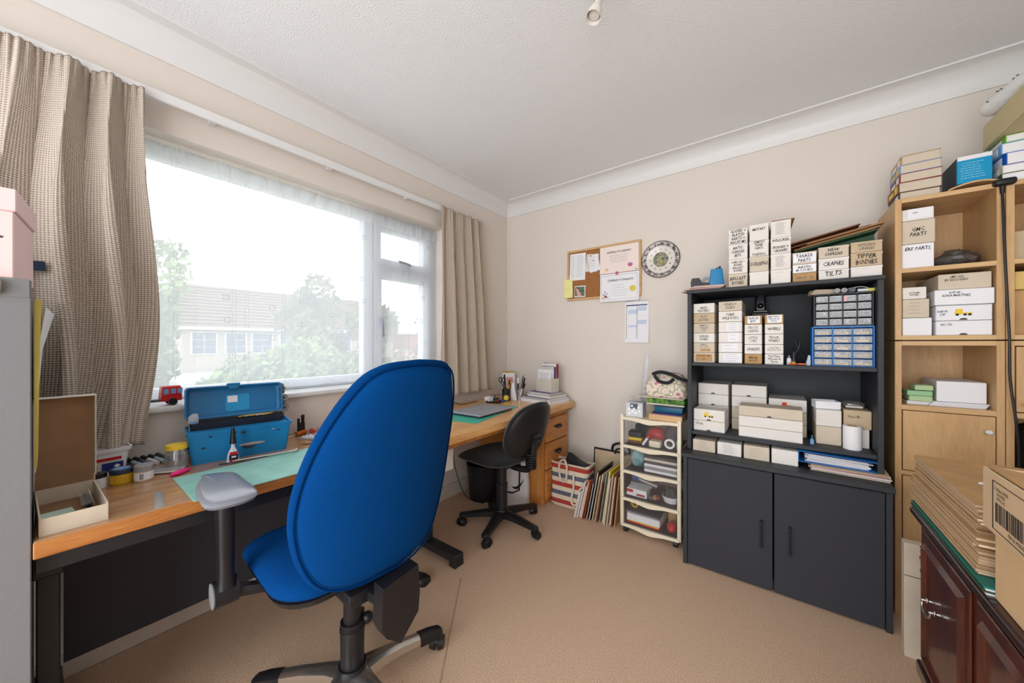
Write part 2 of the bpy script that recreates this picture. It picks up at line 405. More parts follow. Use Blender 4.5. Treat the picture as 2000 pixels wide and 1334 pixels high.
M_curt = cloth_mat('waffle_curtain', (208, 196, 183), (146, 130, 114), .0095)
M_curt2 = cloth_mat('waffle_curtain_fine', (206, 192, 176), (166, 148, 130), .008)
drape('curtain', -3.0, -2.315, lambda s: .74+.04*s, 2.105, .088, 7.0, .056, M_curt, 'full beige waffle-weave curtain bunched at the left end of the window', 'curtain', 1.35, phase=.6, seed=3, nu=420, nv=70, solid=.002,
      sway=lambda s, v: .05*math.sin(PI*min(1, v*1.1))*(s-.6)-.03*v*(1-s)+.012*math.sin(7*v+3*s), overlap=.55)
b = MB(); b.box((.10, -2.585, 1.40), (.004, .10, .03), .001, rot=(.05, 0, 0)); b.build('navy_bar', M_navy, [o for o in S.objects if o.name == 'curtain'][0])  # short navy bar among the folds of the left curtain
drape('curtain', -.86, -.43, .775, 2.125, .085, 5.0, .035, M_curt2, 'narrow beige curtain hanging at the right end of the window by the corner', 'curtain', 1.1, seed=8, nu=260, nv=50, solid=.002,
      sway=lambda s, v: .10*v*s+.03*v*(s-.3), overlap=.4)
# net curtain: sheer, with header strip and square motifs
M_net = sheer('sheer_net', (240, 243, 246), .56, .9, .7)
M_nett = sheer('net_header', (246, 248, 250), .62, .9, .7)
net = drape('net_curtain', WY0+.02, -.77, .925, 1.985, -.085, 9, .012, M_net, 'sheer white net curtain with little square motifs across the window', 'net curtain', 2.2, seed=5, nu=300, nv=30, top_tight=.6, overlap=.8)
h = drape('header', WY0+.02, -.77, 1.915, 1.99, -.08, 22, .006, M_nett, None, None, 2.2, seed=6, nu=300, nv=4, top_tight=.8, overlap=.6); h.parent = net
b = MB()
for i, y in enumerate((-2.2, -1.99, -1.94, -1.78, -1.66, -1.43, -1.15, -1.0)):
    for k in range(2): b.rings([[(-.086+.004*k, y+q-.014*k, z) for q, z in ((-w_, .95+.03*k), (w_, .95+.03*k), (w_*1.5, 1.94), (-w_*.3, 1.94))] for w_ in (.0016,)]*1+[[(-.0855+.004*k, y+q-.014*k, z) for q, z in ((-.0016, .95+.03*k), (.0016, .95+.03*k), (.0024, 1.94), (-.0005, 1.94))]])
b.build('creases', sheer('net_crease', (206, 210, 218), .22, .9, .5), net)
b = MB(); rr = random.Random(4)
for i in range(10):
    for j in range(6):
        y = -2.36+i*.165+rr.uniform(-.03, .03); z = 1.12+j*.135+rr.uniform(-.03, .03)+(i % 2)*.06
        w = .013; k = .0045
        for a in ((y-w, y+w, z-w, z-w+k), (y-w, y+w, z+w-k, z+w), (y-w, y-w+k, z-w, z+w), (y+w-k, y+w, z-w, z+w)): b.bb(-.075, -.0745, a[0], a[1], a[2], a[3])
b.build('square_motifs', sheer('net_motif', (206, 210, 218), .25, .9, .5), net)

# ================================================================ outside
M_grass = mat('lawn', (214, 216, 204), .95, var=.2, vscale=2)
M_road = mat('pale_road', (196, 192, 186), .9)
M_leaf1 = mat('leaves_light', (146, 170, 104), .8, var=.25, vscale=3)
M_leaf2 = mat('leaves_mid', (110, 134, 96), .8, var=.25, vscale=3)
M_leaf3 = mat('leaves_olive', (134, 138, 100), .8, var=.2, vscale=3)
M_roof = mat('brown_roof_tiles', (146, 122, 104), .85, var=.15, vscale=6)
M_brick = mat('pale_brick', (188, 174, 160), .85)
M_bark = mat('bark', (96, 78, 62), .9)
G = -.35
b = MB(); b.bb(-60, -.6, -25, 45, G-.1, G); struct(b.build('ground', M_grass, smooth=0))
b = MB(); b.bb(-15, -9.5, -25, 45, G, G+.01); struct(b.build('road', M_road, smooth=0))
def foliage(name, label, cat, c, r, n, m, trunk=True, leaf=.16, seed=1, flowers=None, group=None, lump=.25):
    rnd = random.Random(seed)
    t = thing(name, label, cat, (c[0], c[1], G), group=group)
    vs = []; fs = []
    blobs = [(Vector((rnd.gauss(0, .42), rnd.gauss(0, .42), rnd.gauss(0, .42))), rnd.uniform(.3, .55)) for _ in range(14)]
    for i in range(n):
        bc, br = rnd.choice(blobs); d = Vector((rnd.gauss(0, 1), rnd.gauss(0, 1), rnd.gauss(0, 1))).normalized()*br*rnd.uniform(.6, 1.05)
        p = bc+d; p = Vector((p.x*r[0], p.y*r[1], c[2]-G+p.z*r[2]))
        if p.z < .03: p.z = rnd.uniform(.03, .3)
        a = Vector((rnd.gauss(0, 1), rnd.gauss(0, 1), rnd.gauss(0, 1))).normalized(); q = a.orthogonal().normalized(); w = a.cross(q); s = leaf*rnd.uniform(.6, 1.3)
        k = len(vs); vs += [p-q*s, p-w*s*.6, p+q*s, p+w*s*.6]; fs.append((k, k+1, k+2, k+3))
    me = bpy.data.meshes.new('foliage'); me.from_pydata([tuple(v) for v in vs], [], fs); me.materials.append(m)
    if flowers:
        me.materials.append(flowers)
        for p in me.polygons:
            if rnd.random() < .3: p.material_index = 1
    o = bpy.data.objects.new('foliage', me); COL.objects.link(o); o.parent = t
    if trunk:
        b = MB(); b.tube(catmull([(0, 0, 0), (.05, .05, (c[2]-G)*.5), (0, 0, c[2]-G)]), [.12]*4+[.1]*4+[.07], 8); b.build('trunk', M_bark, t)
    return t
foliage('tree', 'bushy light green tree beyond the window beside the bungalow', 'tree', (-13.5, -1.05, 1.7), (1.6, 1.35, 2.3), 5200, M_leaf1, seed=2, leaf=.13)
foliage('tree', 'olive spiky tree showing above the bungalow roof', 'tree', (-14.5, 4.5, 1.7), (1.1, 1.3, 1.55), 3200, M_leaf3, seed=5, leaf=.14)
foliage('tree', 'second olive tree right of the spiky one', 'tree', (-13.8, 6.9, 1.8), (1.1, 1.2, 1.5), 2800, M_leaf3, seed=9, leaf=.14)
foliage('tree', 'tall green tree seen through the right-hand casement', 'tree', (-15, 13.5, 1.9), (2.4, 3.0, 2.5), 5200, M_leaf2, seed=12, leaf=.17)
foliage('shrub', 'light green shrub in the middle of the front garden', 'shrub', (-6.3, .45, .15), (.8, 1.5, 1.15), 9000, M_leaf1, False, .075, seed=3)
foliage('shrub', 'grey green shrub right of the light green one', 'shrub', (-7.7, 2.9, .1), (.7, 1.1, 1.1), 6500, M_leaf3, False, .08, seed=7)
foliage('shrub', 'shrub with pink flowers beside the window mullion', 'shrub', (-6.0, 3.9, .25), (.8, 1.0, 1.2), 3200, M_leaf1, False, .06, seed=8, flowers=COLS['pinkish'])
foliage('shrub', 'shrub dotted with pink flowers seen through the casement', 'shrub', (-5.0, 6.4, .3), (.8, .9, 1.0), 2600, M_leaf2, False, .06, seed=14, flowers=COLS['pinkish'])
# bungalow
H = thing('bungalow', 'pale brick bungalow with brown tiled roof across the road', 'house', (-22, 4.5, G))
b = MB(); b.bb(-6, 0, -2.9, 9.3, 0, 2.35); b.build('wall', M_brick, H)
b = MB()
b.rings([[(.5, -3.4, 2.3), (-6.5, -3.4, 2.3), (-3, -2.6, 4.9)], [(.5, 9.6, 2.3), (-6.5, 9.6, 2.3), (-3, 8.6, 4.9)]])
rf = b.build('roof', M_roof, H)
b = MB()
for k in range(13):
    f0 = k/13; x = .52-3.5*f0; z = 2.3+2.6*f0; b.bb(x-.03, x+.02, -3.4+.8*f0, 9.6-1.0*f0, z, z+.06)
b.build('tile_courses', mat('roof_tile_edges', (100, 84, 78), .9), rf)
b = MB(); b.bb(.45, .56, -3.45, 9.65, 2.2, 2.34); b.build('gutter', M_white, H)
for y0, y1 in ((-2.6, -1.5), (-1.2, -.2), (.0, 1.1), (1.4, 2.2), (4.2, 5.9), (6.4, 7.6)):
    b = MB(); b.bb(.0, .08, y0, y1, .9, 2.1); w = b.build('window', M_upvc, H)
    b = MB()
    for k in range(2):
        for q in range(3):
            dy = (y1-y0-.12)/2; b.bb(.08, .1, y0+.06+dy*k+.02, y0+.06+dy*(k+1)-.02, .96+.37*q, .96+.37*q+.34)
    b.build('panes', mat('dark_window_panes', (90, 100, 120), .3), w)
b = MB(); b.bb(0, .06, 2.7, 3.5, 0, 2.05); b.build('front_door', COLS['dred'], H)
H2 = thing('garage', 'low flat-roofed garage right of the bungalow', 'building', (-20, 17.2, G))
b = MB(); b.bb(-4, 0, -2.2, 2.6, 0, 2.2); b.build('wall', mat('reddish_brick', (176, 120, 104), .9), H2)
b = MB(); b.bb(-4.1, .2, -2.4, 2.8, 2.2, 2.4); b.build('roof', M_white, H2)
b = MB(); b.bb(0, .05, -1.6, .9, 0, 2.0); b.build('garage_door', M_white, H2)
# ================================================================ desks
# steel-framed work table on the left
t = thing('work_table', 'long oak-edged work table with dark steel frame under the window', 'desk', (.32, -2.0, 0))
b = MB(); b.bb(-.31, .295, -.552, .60, .662, .70, .003); b.build('table_top', M_oakd, t)
b = MB(); b.bb(.295, .302, -.552, .60, .662, .70, .002); b.build('edge_strip', M_oake, t)
b = MB(); b.bb(.235, .265, -.545, .78, .612, .662, .002); b.bb(-.28, -.25, -.545, .78, .612, .662, .002)
b.bb(-.28, .265, -.55, -.515, .612, .662, .002); b.bb(-.28, .265, .75, .78, .612, .661, .002); b.build('frame_rail', M_blks, t)
b = MB(); b.bb(-.19, -.175, -.50, .56, .13, .612, .001); b.build('modesty_panel', mat('dark_grey_panel', (56, 56, 64), .7), t)
for y in (-.53, .755):
    b = MB(); b.bb(.06, .11, y-.02, y+.02, .03, .612, .003); b.bb(.05, .12, y-.026, y+.026, .54, .615, .003); b.build('leg', M_blks, t)
    b = MB(); b.bb(-.29, .34, y-.03, y+.03, .025, .065, .004); b.bb(.29, .34, y-.032, y+.032, .0, .03, .004); b.bb(-.29, -.24, y-.032, y+.032, 0, .03, .004); b.build('foot', M_blks, t)
# oak desk with drawer pedestal on the right
t = thing('pedestal_desk', 'golden oak desk with a pedestal of drawers in the room corner', 'desk', (.36, -.70, 0))
b = MB(); b.prism([(-.335, -.68), (.335, -.68), (.345, -.66), (.345, .655), (.325, .678), (-.335, .678)], .662, .70, 'xy'); b.build('table_top', wood('oak_desk_top_light', (200, 142, 84), (228, 180, 122), .3, 'y', 8, coat=.1), t)
b = MB(); b.bb(-.33, .315, .26, .675, .632, .662, .008, 2); b.bb(.30, .325, -.66, .26, .635, .662, .004); b.build('moulded_edge', M_oak2, t)
b = MB(); b.bb(.235, .26, -.45, .26, .63, .662, .002); b.build('support_rail', M_blks, t)
b = MB(); b.bb(-.31, .285, .29, .63, .0, .632, .003); b.build('pedestal', M_oak2, t)
for z0, z1 in ((.44, .61), (.25, .435), (.04, .245)):
    b = MB(); b.bb(.285, .303, .305, .615, z0+.005, z1, .004); d = b.build('drawer', wood('oak_drawer_face', (172, 106, 48), (208, 144, 78), .4, 'y', 9), t)
    b = MB(); zc = (z0+z1)/2+.02
    b.tube(catmull([(.303, .42, zc), (.322, .43, zc-.006), (.326, .46, zc-.009), (.322, .49, zc-.006), (.303, .50, zc)]), .005, 8); b.box((.306, .46, zc+.002), (.006, .09, .018), .002); b.build('handle', M_blks, d)
t = thing('socket_box', 'white socket box fixed under the oak desk edge', 'socket box', (.60, -1.28, .499))
b = MB(); b.bb(-.10, .02, -.03, .03, 0, .11, .003); b.build('casing', M_white, t)
b = MB(); b.bb(-.16, -.135, .0, .035, .02, .09, .003); b.bb(-.15, -.10, .01, .02, .08, .115); b.build('bracket', M_blks, t)
for z in (.03, .07):
    b = MB(); b.box((-.04, -.0315, z), (.03, .003, .02), .001); b.build('switch', M_paper, t)
t = thing('power_cable', 'thin black cable hanging from the back of the oak desk to the floor', 'cable', (.17, -.66, 0))
b = MB(); b.tube(catmull([(.02, .06, .724), (-.02, -.02, .712), (-.06, -.04, .706), (-.165, -.02, .704), (-.166, -.03, .64), (-.12, -.05, .3), (-.02, -.03, .05), (.12, .02, .006)], 5), .003, 6); b.build('cord', M_blk, t)

# ================================================================ filing cabinet
t = thing('filing_cabinet', 'tall grey metal filing cabinet at the left edge beside the work table', 'cabinet', (.385, -2.791, 0))
b = MB(); b.bb(-.225, .19, -.235, .235, 0, 1.30, .003); b.bb(.19, .205, .19, .235, 0, 1.3); b.bb(.19, .205, -.235, -.19, 0, 1.3); b.bb(.205, .225, .19, .237, 0, 1.30, .002); b.bb(.205, .225, -.237, -.19, 0, 1.30, .002)
b.bb(.205, .227, -.237, .237, 1.258, 1.302, .003); b.bb(.205, .222, -.19, .19, 0, .04); b.build('carcass', M_grey, t)
b = MB(); b.bb(.19, .2, -.19, .19, .04, 1.258); b.build('gap_shade_panel', M_blk, t)  # black panel behind the drawers standing in for shade in their gaps
for k in range(4):
    z0 = .045+k*.303
    b = MB(); b.bb(.2, .220, -.185, .185, z0+.004, z0+.299, .003); d = b.build('drawer', M_grey, t)
    b = MB(); b.bb(.222, .236, -.06, .06, z0+.2, z0+.235, .004); b.build('handle', M_steel, d)
    b = MB(); b.bb(.222, .225, -.04, .04, z0+.15, z0+.185, .001); b.build('card_holder', M_steel, d)
b = MB(); b.bb(.22, .243, .14, .20, 1.264, 1.298, .008, 2); b.build('lock_catch', M_alu, t)

# ================================================================ black storage unit
t = thing('storage_unit', 'black ash storage unit with open hutch shelves above two doors', 'storage unit', (1.955, -.02, 0))
K = M_black; hy = -.40
b = MB()
b.bb(-.382, -.362, -.49, -.0, 0, .56, .002); b.bb(.362, .382, -.49, 0, 0, .56, .002); b.bb(-.362, .362, -.47, 0, .03, .05); b.bb(-.362, .362, -.012, 0, .05, .56); b.bb(-.362, .362, -.46, -.45, 0, .03)
b.build('base_carcass', K, t)
b = MB(); b.bb(-.387, .387, -.50, 0, .56, .582, .003); b.build('base_top', K, t)
for s in (-1, 1):
    x0, x1 = (-.36, -.003) if s < 0 else (.003, .36)
    b = MB(); b.bb(x0, x1, -.488, -.472, .008, .555, .002); d = b.build('door', M_doorb, t)
    hx = -.045 if s < 0 else .06
    b = MB(); b.tube(catmull([(hx, -.488, .325), (hx, -.512, .322), (hx, -.515, .30), (hx, -.515, .235), (hx, -.512, .213), (hx, -.488, .21)]), .004, 8); b.sph((hx, -.514, .322), .0065); b.sph((hx, -.514, .213), .0065); b.build('handle', M_blks, d)
b = MB(); b.bb(-.378, -.358, hy, 0, .582, 1.425, .002); b.build('side_panel', K, t)
b = MB(); b.bb(.352, .372, hy, 0, .582, 1.425, .002); b.build('side_panel', K, t)
b = MB(); b.bb(-.382, .376, hy-.004, 0, 1.425, 1.443, .002); b.build('hutch_top', K, t)
b = MB(); b.bb(-.358, .352, -.01, 0, .582, 1.425); b.build('back_panel', K, t)
for z in (1.034, .664):
    b = MB(); b.bb(-.358, .352, hy+.002, -.01, z, z+.018, .002); b.build('shelf', K, t)

# ================================================================ beech shelving
t = thing('shelf_unit', 'tall beech shelving unit with open compartments and small doors on the right', 'shelf unit', (2.372, -.02, 0))
fy = -.32; b = MB()
for x0, x1 in ((0, .02), (.268, .288), (.29, .31), (.558, .578), (.58, .60), (.87, .89)):
    b.bb(x0, x1, fy, 0, 0, 1.165, .001); b.bb(x0, x1, fy, 0, 1.17, 1.77, .001)
b.build('upright_panels', M_pine, t)
zs = [(0, .05), (.60, .618), (.875, .895), (1.147, 1.165), (1.17, 1.188), (1.455, 1.473), (1.752, 1.77)]
for k, x0 in enumerate((.02, .31, .60)):
    x1 = x0+.248 if k < 2 else .87
    for z0, z1 in zs:
        b = MB(); b.bb(x0, x1, fy+.001, -.005, z0, z1); b.build('shelf', M_pinex, t)
    b = MB(); b.bb(x0, x1, -.008, -.002, .05, 1.75); b.build('back_panel', M_pine, t)
def dr(x0, x1, z0, z1, kx, kz, knob=True):
    b = MB(); b.bb(x0, x1, fy-.002, fy+.014, z0, z1, .001); d = b.build('door', M_pine, t)
    if knob:
        b = MB(); b.cyl((kx, fy-.002, kz), (kx, fy-.015, kz), .004); b.sph((kx, fy-.02, kz), (.011, .008, .009)); b.build('knob', M_white, d)
dr(.023, .265, .622, .872, .245, .815); dr(.023, .265, .054, .596, .245, .5)
dr(.313, .555, .899, 1.143, .335, .93); dr(.313, .555, .054, .596, .335, .5)

# ================================================================ mahogany sideboard
t = thing('sideboard', 'dark polished mahogany sideboard with raised door panels and drop handles', 'sideboard', (2.34, -.835, 0))
b = MB(); b.bb(.0, .44, -1.20, 0, .13, .585, .004); b.build('carcass', M_maho, t)
b = MB(); b.bb(-.022, .45, -1.225, .022, .600, .622, .008, 3); b.bb(-.012, .445, -1.21, .012, .585, .602, .005, 2); b.build('moulded_top', M_mahot, t)
b = MB(); b.bb(-.01, .44, -1.21, .01, .09, .135, .008, 3); b.build('plinth_moulding', M_mahot, t)
for y in (-.04, -1.16):
    for x in (.04, .40):
        sx = -1 if x < .2 else 1; sy = 1 if y > -.5 else -1
        b = MB(); b.rings([[(x+u, y+v, .095) for u, v in rrect(.035, .035, .01, 3)], [(x+u, y+v, .05) for u, v in rrect(.024, .024, .01, 3)], [(x+sx*.012+u, y+sy*.012+v, .0) for u, v in rrect(.018, .018, .008, 3)]]); b.build('foot', M_mahot, t)
for k in range(3):
    y1 = -.03-k*.385; y0 = y1-.355
    b = MB(); b.bb(-.006, 0, y0+.002, y1-.002, .15, .57, .003)
    b.rings([[(-.006, y0+.03, .18), (-.006, y1-.03, .18), (-.006, y1-.03, .54), (-.006, y0+.03, .54)], [(-.016, y0+.04, .19), (-.016, y1-.04, .19), (-.016, y1-.04, .53), (-.016, y0+.04, .53)],
             [(-.007, y0+.052, .202), (-.007, y1-.052, .202), (-.007, y1-.052, .518), (-.007, y0+.052, .518)]])
    d = b.build('door', M_maho, t)
    yh = (y0+y1)/2+(.09 if k == 0 else .0) if k else y1-.12
    b = MB()
    for dy in (.032, -.032): b.sph((-.014, yh+dy, .39), (.004, .006, .008)); b.cyl((-.006, yh+dy, .39), (-.026, yh+dy, .39), .004, n=8)
    b.tube(catmull([(-.022, yh+.034, .39), (-.024, yh+.03, .372), (-.025, yh, .364), (-.024, yh-.03, .372), (-.022, yh-.034, .39)]), [.0025]*6+[.0045]*5+[.0025]*6, 8); b.build('drop_handle', M_steel, d)

# ================================================================ drawer tower on castors
t = thing('drawer_tower', 'cream plastic tower of four clear drawers on castors beside the black unit', 'storage tower', (1.365, -.23, 0))
x0, x1, y0, y1 = -.16, .165, -.17, .16
zs = [.045, .205, .372, .526, .695]
for x in (x0, x1):
    for y in (y0+.012, y1-.012):
        b = MB(); b.bb(x-.011, x+.011, y-.012, y+.012, .04, .72, .006, 2); b.build('post', M_cream, t)
for i, z in enumerate(zs):
    pts = []
    for q in range(13):
        u = x0+(x1-x0)*q/12; dip = .016*math.exp(-((q-6)/2.4)**2); pts.append((u, dip))
    b = MB(); b.rings([[(u, y0-.008, z-.004-d), (u, y1, z-.004-(0)), (u, y1, z+.012), (u, y0-.008, z+.012-d*.2)] for u, d in pts])
    b.build('shelf_frame', M_cream, t)
for z0, z1 in zip(zs, zs[1:]):
    a, c, e, f = x0+.014, x1-.014, y0+.001, y1-.01; w = .003; h = z1-z0-.022; zb = z0+.013
    b = MB(); b.bb(a, c, e, f, zb, zb+w); b.bb(a, c, e, e+w, zb, zb+h); b.bb(a, a+w, e+w, f, zb, zb+h); b.bb(c-w, c, e+w, f, zb, zb+h)
    b.build('clear_drawer', M_smoke, t)
for x in (x0+.02, x1-.02):
    for y in (y0+.02, y1-.02):
        b = MB(); b.cyl((x-.011, y, .019), (x+.011, y, .019), .019, n=18); b.bb(x-.013, x+.013, y-.008, y+.012, .018, .042, .004); b.build('castor', M_blk, t)

# ================================================================ chairs
def castor(parent, p, a, r=.027, m=None):
    """twin wheel castor under p (top pivot), rolling direction a"""
    c = MB(); d = Vector((math.cos(a), math.sin(a), 0)); n = Vector((-d.y, d.x, 0)); o = Vector((p[0], p[1], r))+d*.012
    for s in (-1, 1): c.cyl(o+n*s*.006, o+n*s*.026, r, r*.8, 18)
    c.sph(o+Vector((0, 0, .006)), (r*.85, r*.85, r*.8), 12, 8); c.cyl((p[0], p[1], r), (p[0], p[1], p[2]), .007, n=8)
    return c.build('castor', m or M_blk, parent)
t = thing('office_chair', 'large blue high-backed office chair with black armrests at the work table', 'chair', (.872, -1.935, 0), math.radians(-3))
ch = t
OUT = [(.0, 0), (.10, .002), (.165, .035), (.205, .11), (.226, .20), (.230, .28), (.222, .37), (.205, .46), (.181, .54), (.156, .60), (.125, .648), (.08, .672), (0, .68)]
half = catmull([(a, c, 0) for a, c in OUT], 3)
half = [(p.x, p.y) for p in half]
def blend(sc): 
    r = [(u*sc*1.07, .34+(v-.34)*sc) for u, v in half]; return r+[(-u, v) for u, v in r[::-1][1:-1]]
tilt = math.radians(11)
def bw(off):
    def f(u, v, w):
        s = v/.68; lean = math.tan(tilt)*v+.03*math.sin(s*PI*1.1)*-1
        wing = -1.0*u*u
        return (.175+lean+wing+(w+off)*math.cos(tilt), u+.008+.03*s, .476+v*.935-(w+off)*math.sin(tilt)*.4)
    return f
b = MB(); pillow(b, blend(1.0), .012, .055, bw(-.008), 8, 5); b.build('backrest_cushion', M_blue, t, smooth=60)
b = MB(); pillow(b, blend(.945), .028, .02, bw(.006), 8, 4); b.build('backrest_shell', M_blue, t, smooth=60)
b = MB(); sm = [bw(.0)(u, v, .010) for u, v in blend(.965)]; b.tube(sm+[sm[0]], .0032, 6, cap=False); b.build('seam', mat('blue_seam', (0, 44, 96), .95, spec=.05), t)
so = rrect(.235, .25, .12, 7)
b = MB(); pillow(b, so, .045, .03, lambda u, v, w: (u*1.02-.12, v*.94, .475+w-.035*max(0, (-u-.12)/.12)**2), 8, 5); b.build('seat', M_blue, t, smooth=60)
b = MB(); pillow(b, [(u*.9, v*.9) for u, v in so], .01, .05, lambda u, v, w: (u-.12, v*1.0, .446+w), 5, 4); b.build('seat_pan', M_blk, t, smooth=60)
b = MB(); b.bb(-.12, .13, -.07, .07, .385, .43, .012, 2); b.tube([(.1, 0, .40), (.20, 0, .41), (.19, 0, .46)], .02, 8); b.tube([(.06, .06, .40), (.09, .17, .39)], .007, 8); b.sph((.06, .05, .36), .022); b.build('tilt_mechanism', M_blk, t)
b = MB(); b.prism([(-.02, .47), (.095, .485), (.10, .40), (.095, .345), (.035, .285), (-.01, .325), (-.025, .36)], .175, .225, 'yz'); b.build('rear_cover', M_blk, t)
b = MB(); b.cyl((0, 0, .26), (0, 0, .40), .027, n=24); b.cyl((0, 0, .25), (0, 0, .262), .036, n=24); b.cyl((0, 0, .12), (0, 0, .25), .035, .037, 24); b.cyl((0, 0, .235), (0, 0, .243), .0385, n=24); b.cyl((0, 0, .105), (0, 0, .122), .046, .042, 24); b.sph((.02, .04, .255), .018); b.build('gas_column', M_blk, t)
b = MB(); b.lathe([(0, .065), (.05, .065), (.062, .08), (.062, .095), (.045, .108), (0, .11)], n=30); b.build('hub', M_alu, t)
for k in range(5):
    a = math.radians(77.8+72*k); d = Vector((math.cos(a), math.sin(a), 0)); n = Vector((-d.y, d.x, 0))
    def ringat(r, w, zt, zb): 
        p = d*r; return [p+n*w+Vector((0, 0, zb)), p+n*w+Vector((0, 0, zt-.006)), p+n*w*.55+Vector((0, 0, zt)), p-n*w*.55+Vector((0, 0, zt)), p-n*w+Vector((0, 0, zt-.006)), p-n*w+Vector((0, 0, zb))]
    b = MB(); b.rings([ringat(*q) for q in ((.03, .036, .108, .07), (.08, .026, .112, .074), (.16, .021, .108, .078), (.235, .02, .098, .072))]); b.build('spoke', M_alu, t)
    b = MB(); b.rings([ringat(*q) for q in ((.225, .0225, .1005, .066), (.27, .022, .096, .062), (.305, .02, .088, .058), (.315, .012, .08, .06))]); cp = b.build('end_cap', M_blk, t)
    castor(t, d*.295+Vector((0, 0, .065)), a+.9, .027)
for s in (-1, 1):
    P = catmull([(-.15, .012*s, 0), (-.12, .045, 0), (-.03, .055, 0), (.09, .056, 0), (.125, .035, 0), (.13, 0, 0), (.12, -.035, 0), (.08, -.05, 0), (-.05, -.042, 0), (-.13, -.018, 0)], 3, True)
    b = MB(); pillow(b, [(p.x, p.y) for p in P], .012, .02, lambda u, v, w: (-.185+u*1.15, .30*s+v*1.15, .730+w), 5, 5); b.build('armrest_pad', mat('armrest_glare_vinyl', (130, 133, 142), .2, spec=.8), t, smooth=60)  # pad colour lightened to carry the glare on the armrest
    b = MB(); b.rings([[(-.155+u+dx, .297*s+v, z) for u, v in rrect(.03*k, .019*k, .012, 3)] for z, k, dx in ((.715, 1.05, 0), (.60, 1.0, .003), (.50, .95, .006), (.465, 1.1, .008))]); b.build('armrest_post', M_blk, t)
    b = MB(); b.cyl((-.15, .27*s, .445), (-.15, .325*s, .445), .036, n=24); b.tube([(-.15, .285*s, .44), (-.13, .2*s, .42), (-.10, .05*s, .41)], [.02, .018, .018], 8); b.build('armrest_bracket', M_blk, t)
    b = MB(); b.lathe([(0, 0), (.033, 0), (.034, .003), (.028, .004), (0, .003)], (-.15, .325*s, .445), 24, Matrix.Rotation(-PI/2*s, 3, 'X')); b.build('armrest_dial', mat('dial_grey', (140, 142, 146), .35), t)
    if s < 0:
        b = MB(); b.box((-.187, .297*s-.002, .60), (.004, .012, .03), .002); b.build('height_button', M_paper, t)

t = thing('typist_chair', 'small black typist chair at the oak desk', 'chair', (.575, -.79, 0), math.radians(-4))
b = MB(); pillow(b, rrect(.215, .205, .13, 7), .03, .03, lambda u, v, w: (u-.05, v, .445+w-.02*max(0, (-u-.1)/.1)**2), 6, 4); b.build('seat', M_blkf, t, smooth=60)
bo = [(p.x, p.y) for p in catmull([(0, 0, 0), (.12, .02, 0), (.175, .09, 0), (.19, .19, 0), (.17, .28, 0), (.11, .345, 0), (0, .365, 0), (-.11, .345, 0), (-.17, .28, 0), (-.19, .19, 0), (-.175, .09, 0), (-.12, .02, 0)], 3, True)]
def tw(off):
    return lambda u, v, w: (.19+.30*v-1.3*u*u+w+off, u, .475+v*.93-(w+off)*.25)
b = MB(); pillow(b, bo, .008, .04, tw(0), 6, 5); b.build('backrest_cushion', M_blkf, t, smooth=60)
b = MB(); pillow(b, [(u*.96, .18+(v-.18)*.96) for u, v in bo], .02, .01, tw(.013), 6, 4); b.build('backrest_shell', M_blk, t, smooth=60)
b = MB(); b.tube(catmull([(.0, 0, .405), (.13, 0, .395), (.215, 0, .41), (.245, 0, .47), (.262, 0, .60)]), .02, 8); b.box((.0, 0, .405), (.2, .14, .03), .01); b.cyl((.262, -.03, .60), (.262, .035, .60), .026, n=14); b.build('back_support', M_blk, t)
b = MB()
for k in range(7): b.lathe([(0, 0), (.03, .001), (.034, .006), (.03, .011), (0, .012)], (.235, 0, .415+.013*k), 14)
b.build('bellows', M_blk, t)
b = MB(); b.cyl((0, 0, .27), (0, 0, .40), .03, n=20); b.cyl((0, 0, .24), (0, 0, .272), .036, n=20); b.cyl((0, 0, .10), (0, 0, .245), .034, n=20); b.cyl((0, 0, .075), (0, 0, .11), .05, .042, 20); b.build('gas_column', M_blk, t)
for k in range(5):
    a = math.radians(2.5+72*k); d = Vector((math.cos(a), math.sin(a), 0)); n = Vector((-d.y, d.x, 0))
    b = MB(); b.rings([[d*r+n*w+Vector((0, 0, zb)), d*r+n*w+Vector((0, 0, zt-.005)), d*r+n*w*.5+Vector((0, 0, zt)), d*r-n*w*.5+Vector((0, 0, zt)), d*r-n*w+Vector((0, 0, zt-.005)), d*r-n*w+Vector((0, 0, zb))] for r, w, zt, zb in ((.02, .034, .105, .065), (.10, .026, .10, .066), (.20, .022, .085, .058), (.262, .02, .078, .055), (.272, .012, .07, .057))]); b.build('spoke', M_blk, t)
    castor(t, d*.25+Vector((0, 0, .062)), a+1.2, .026)
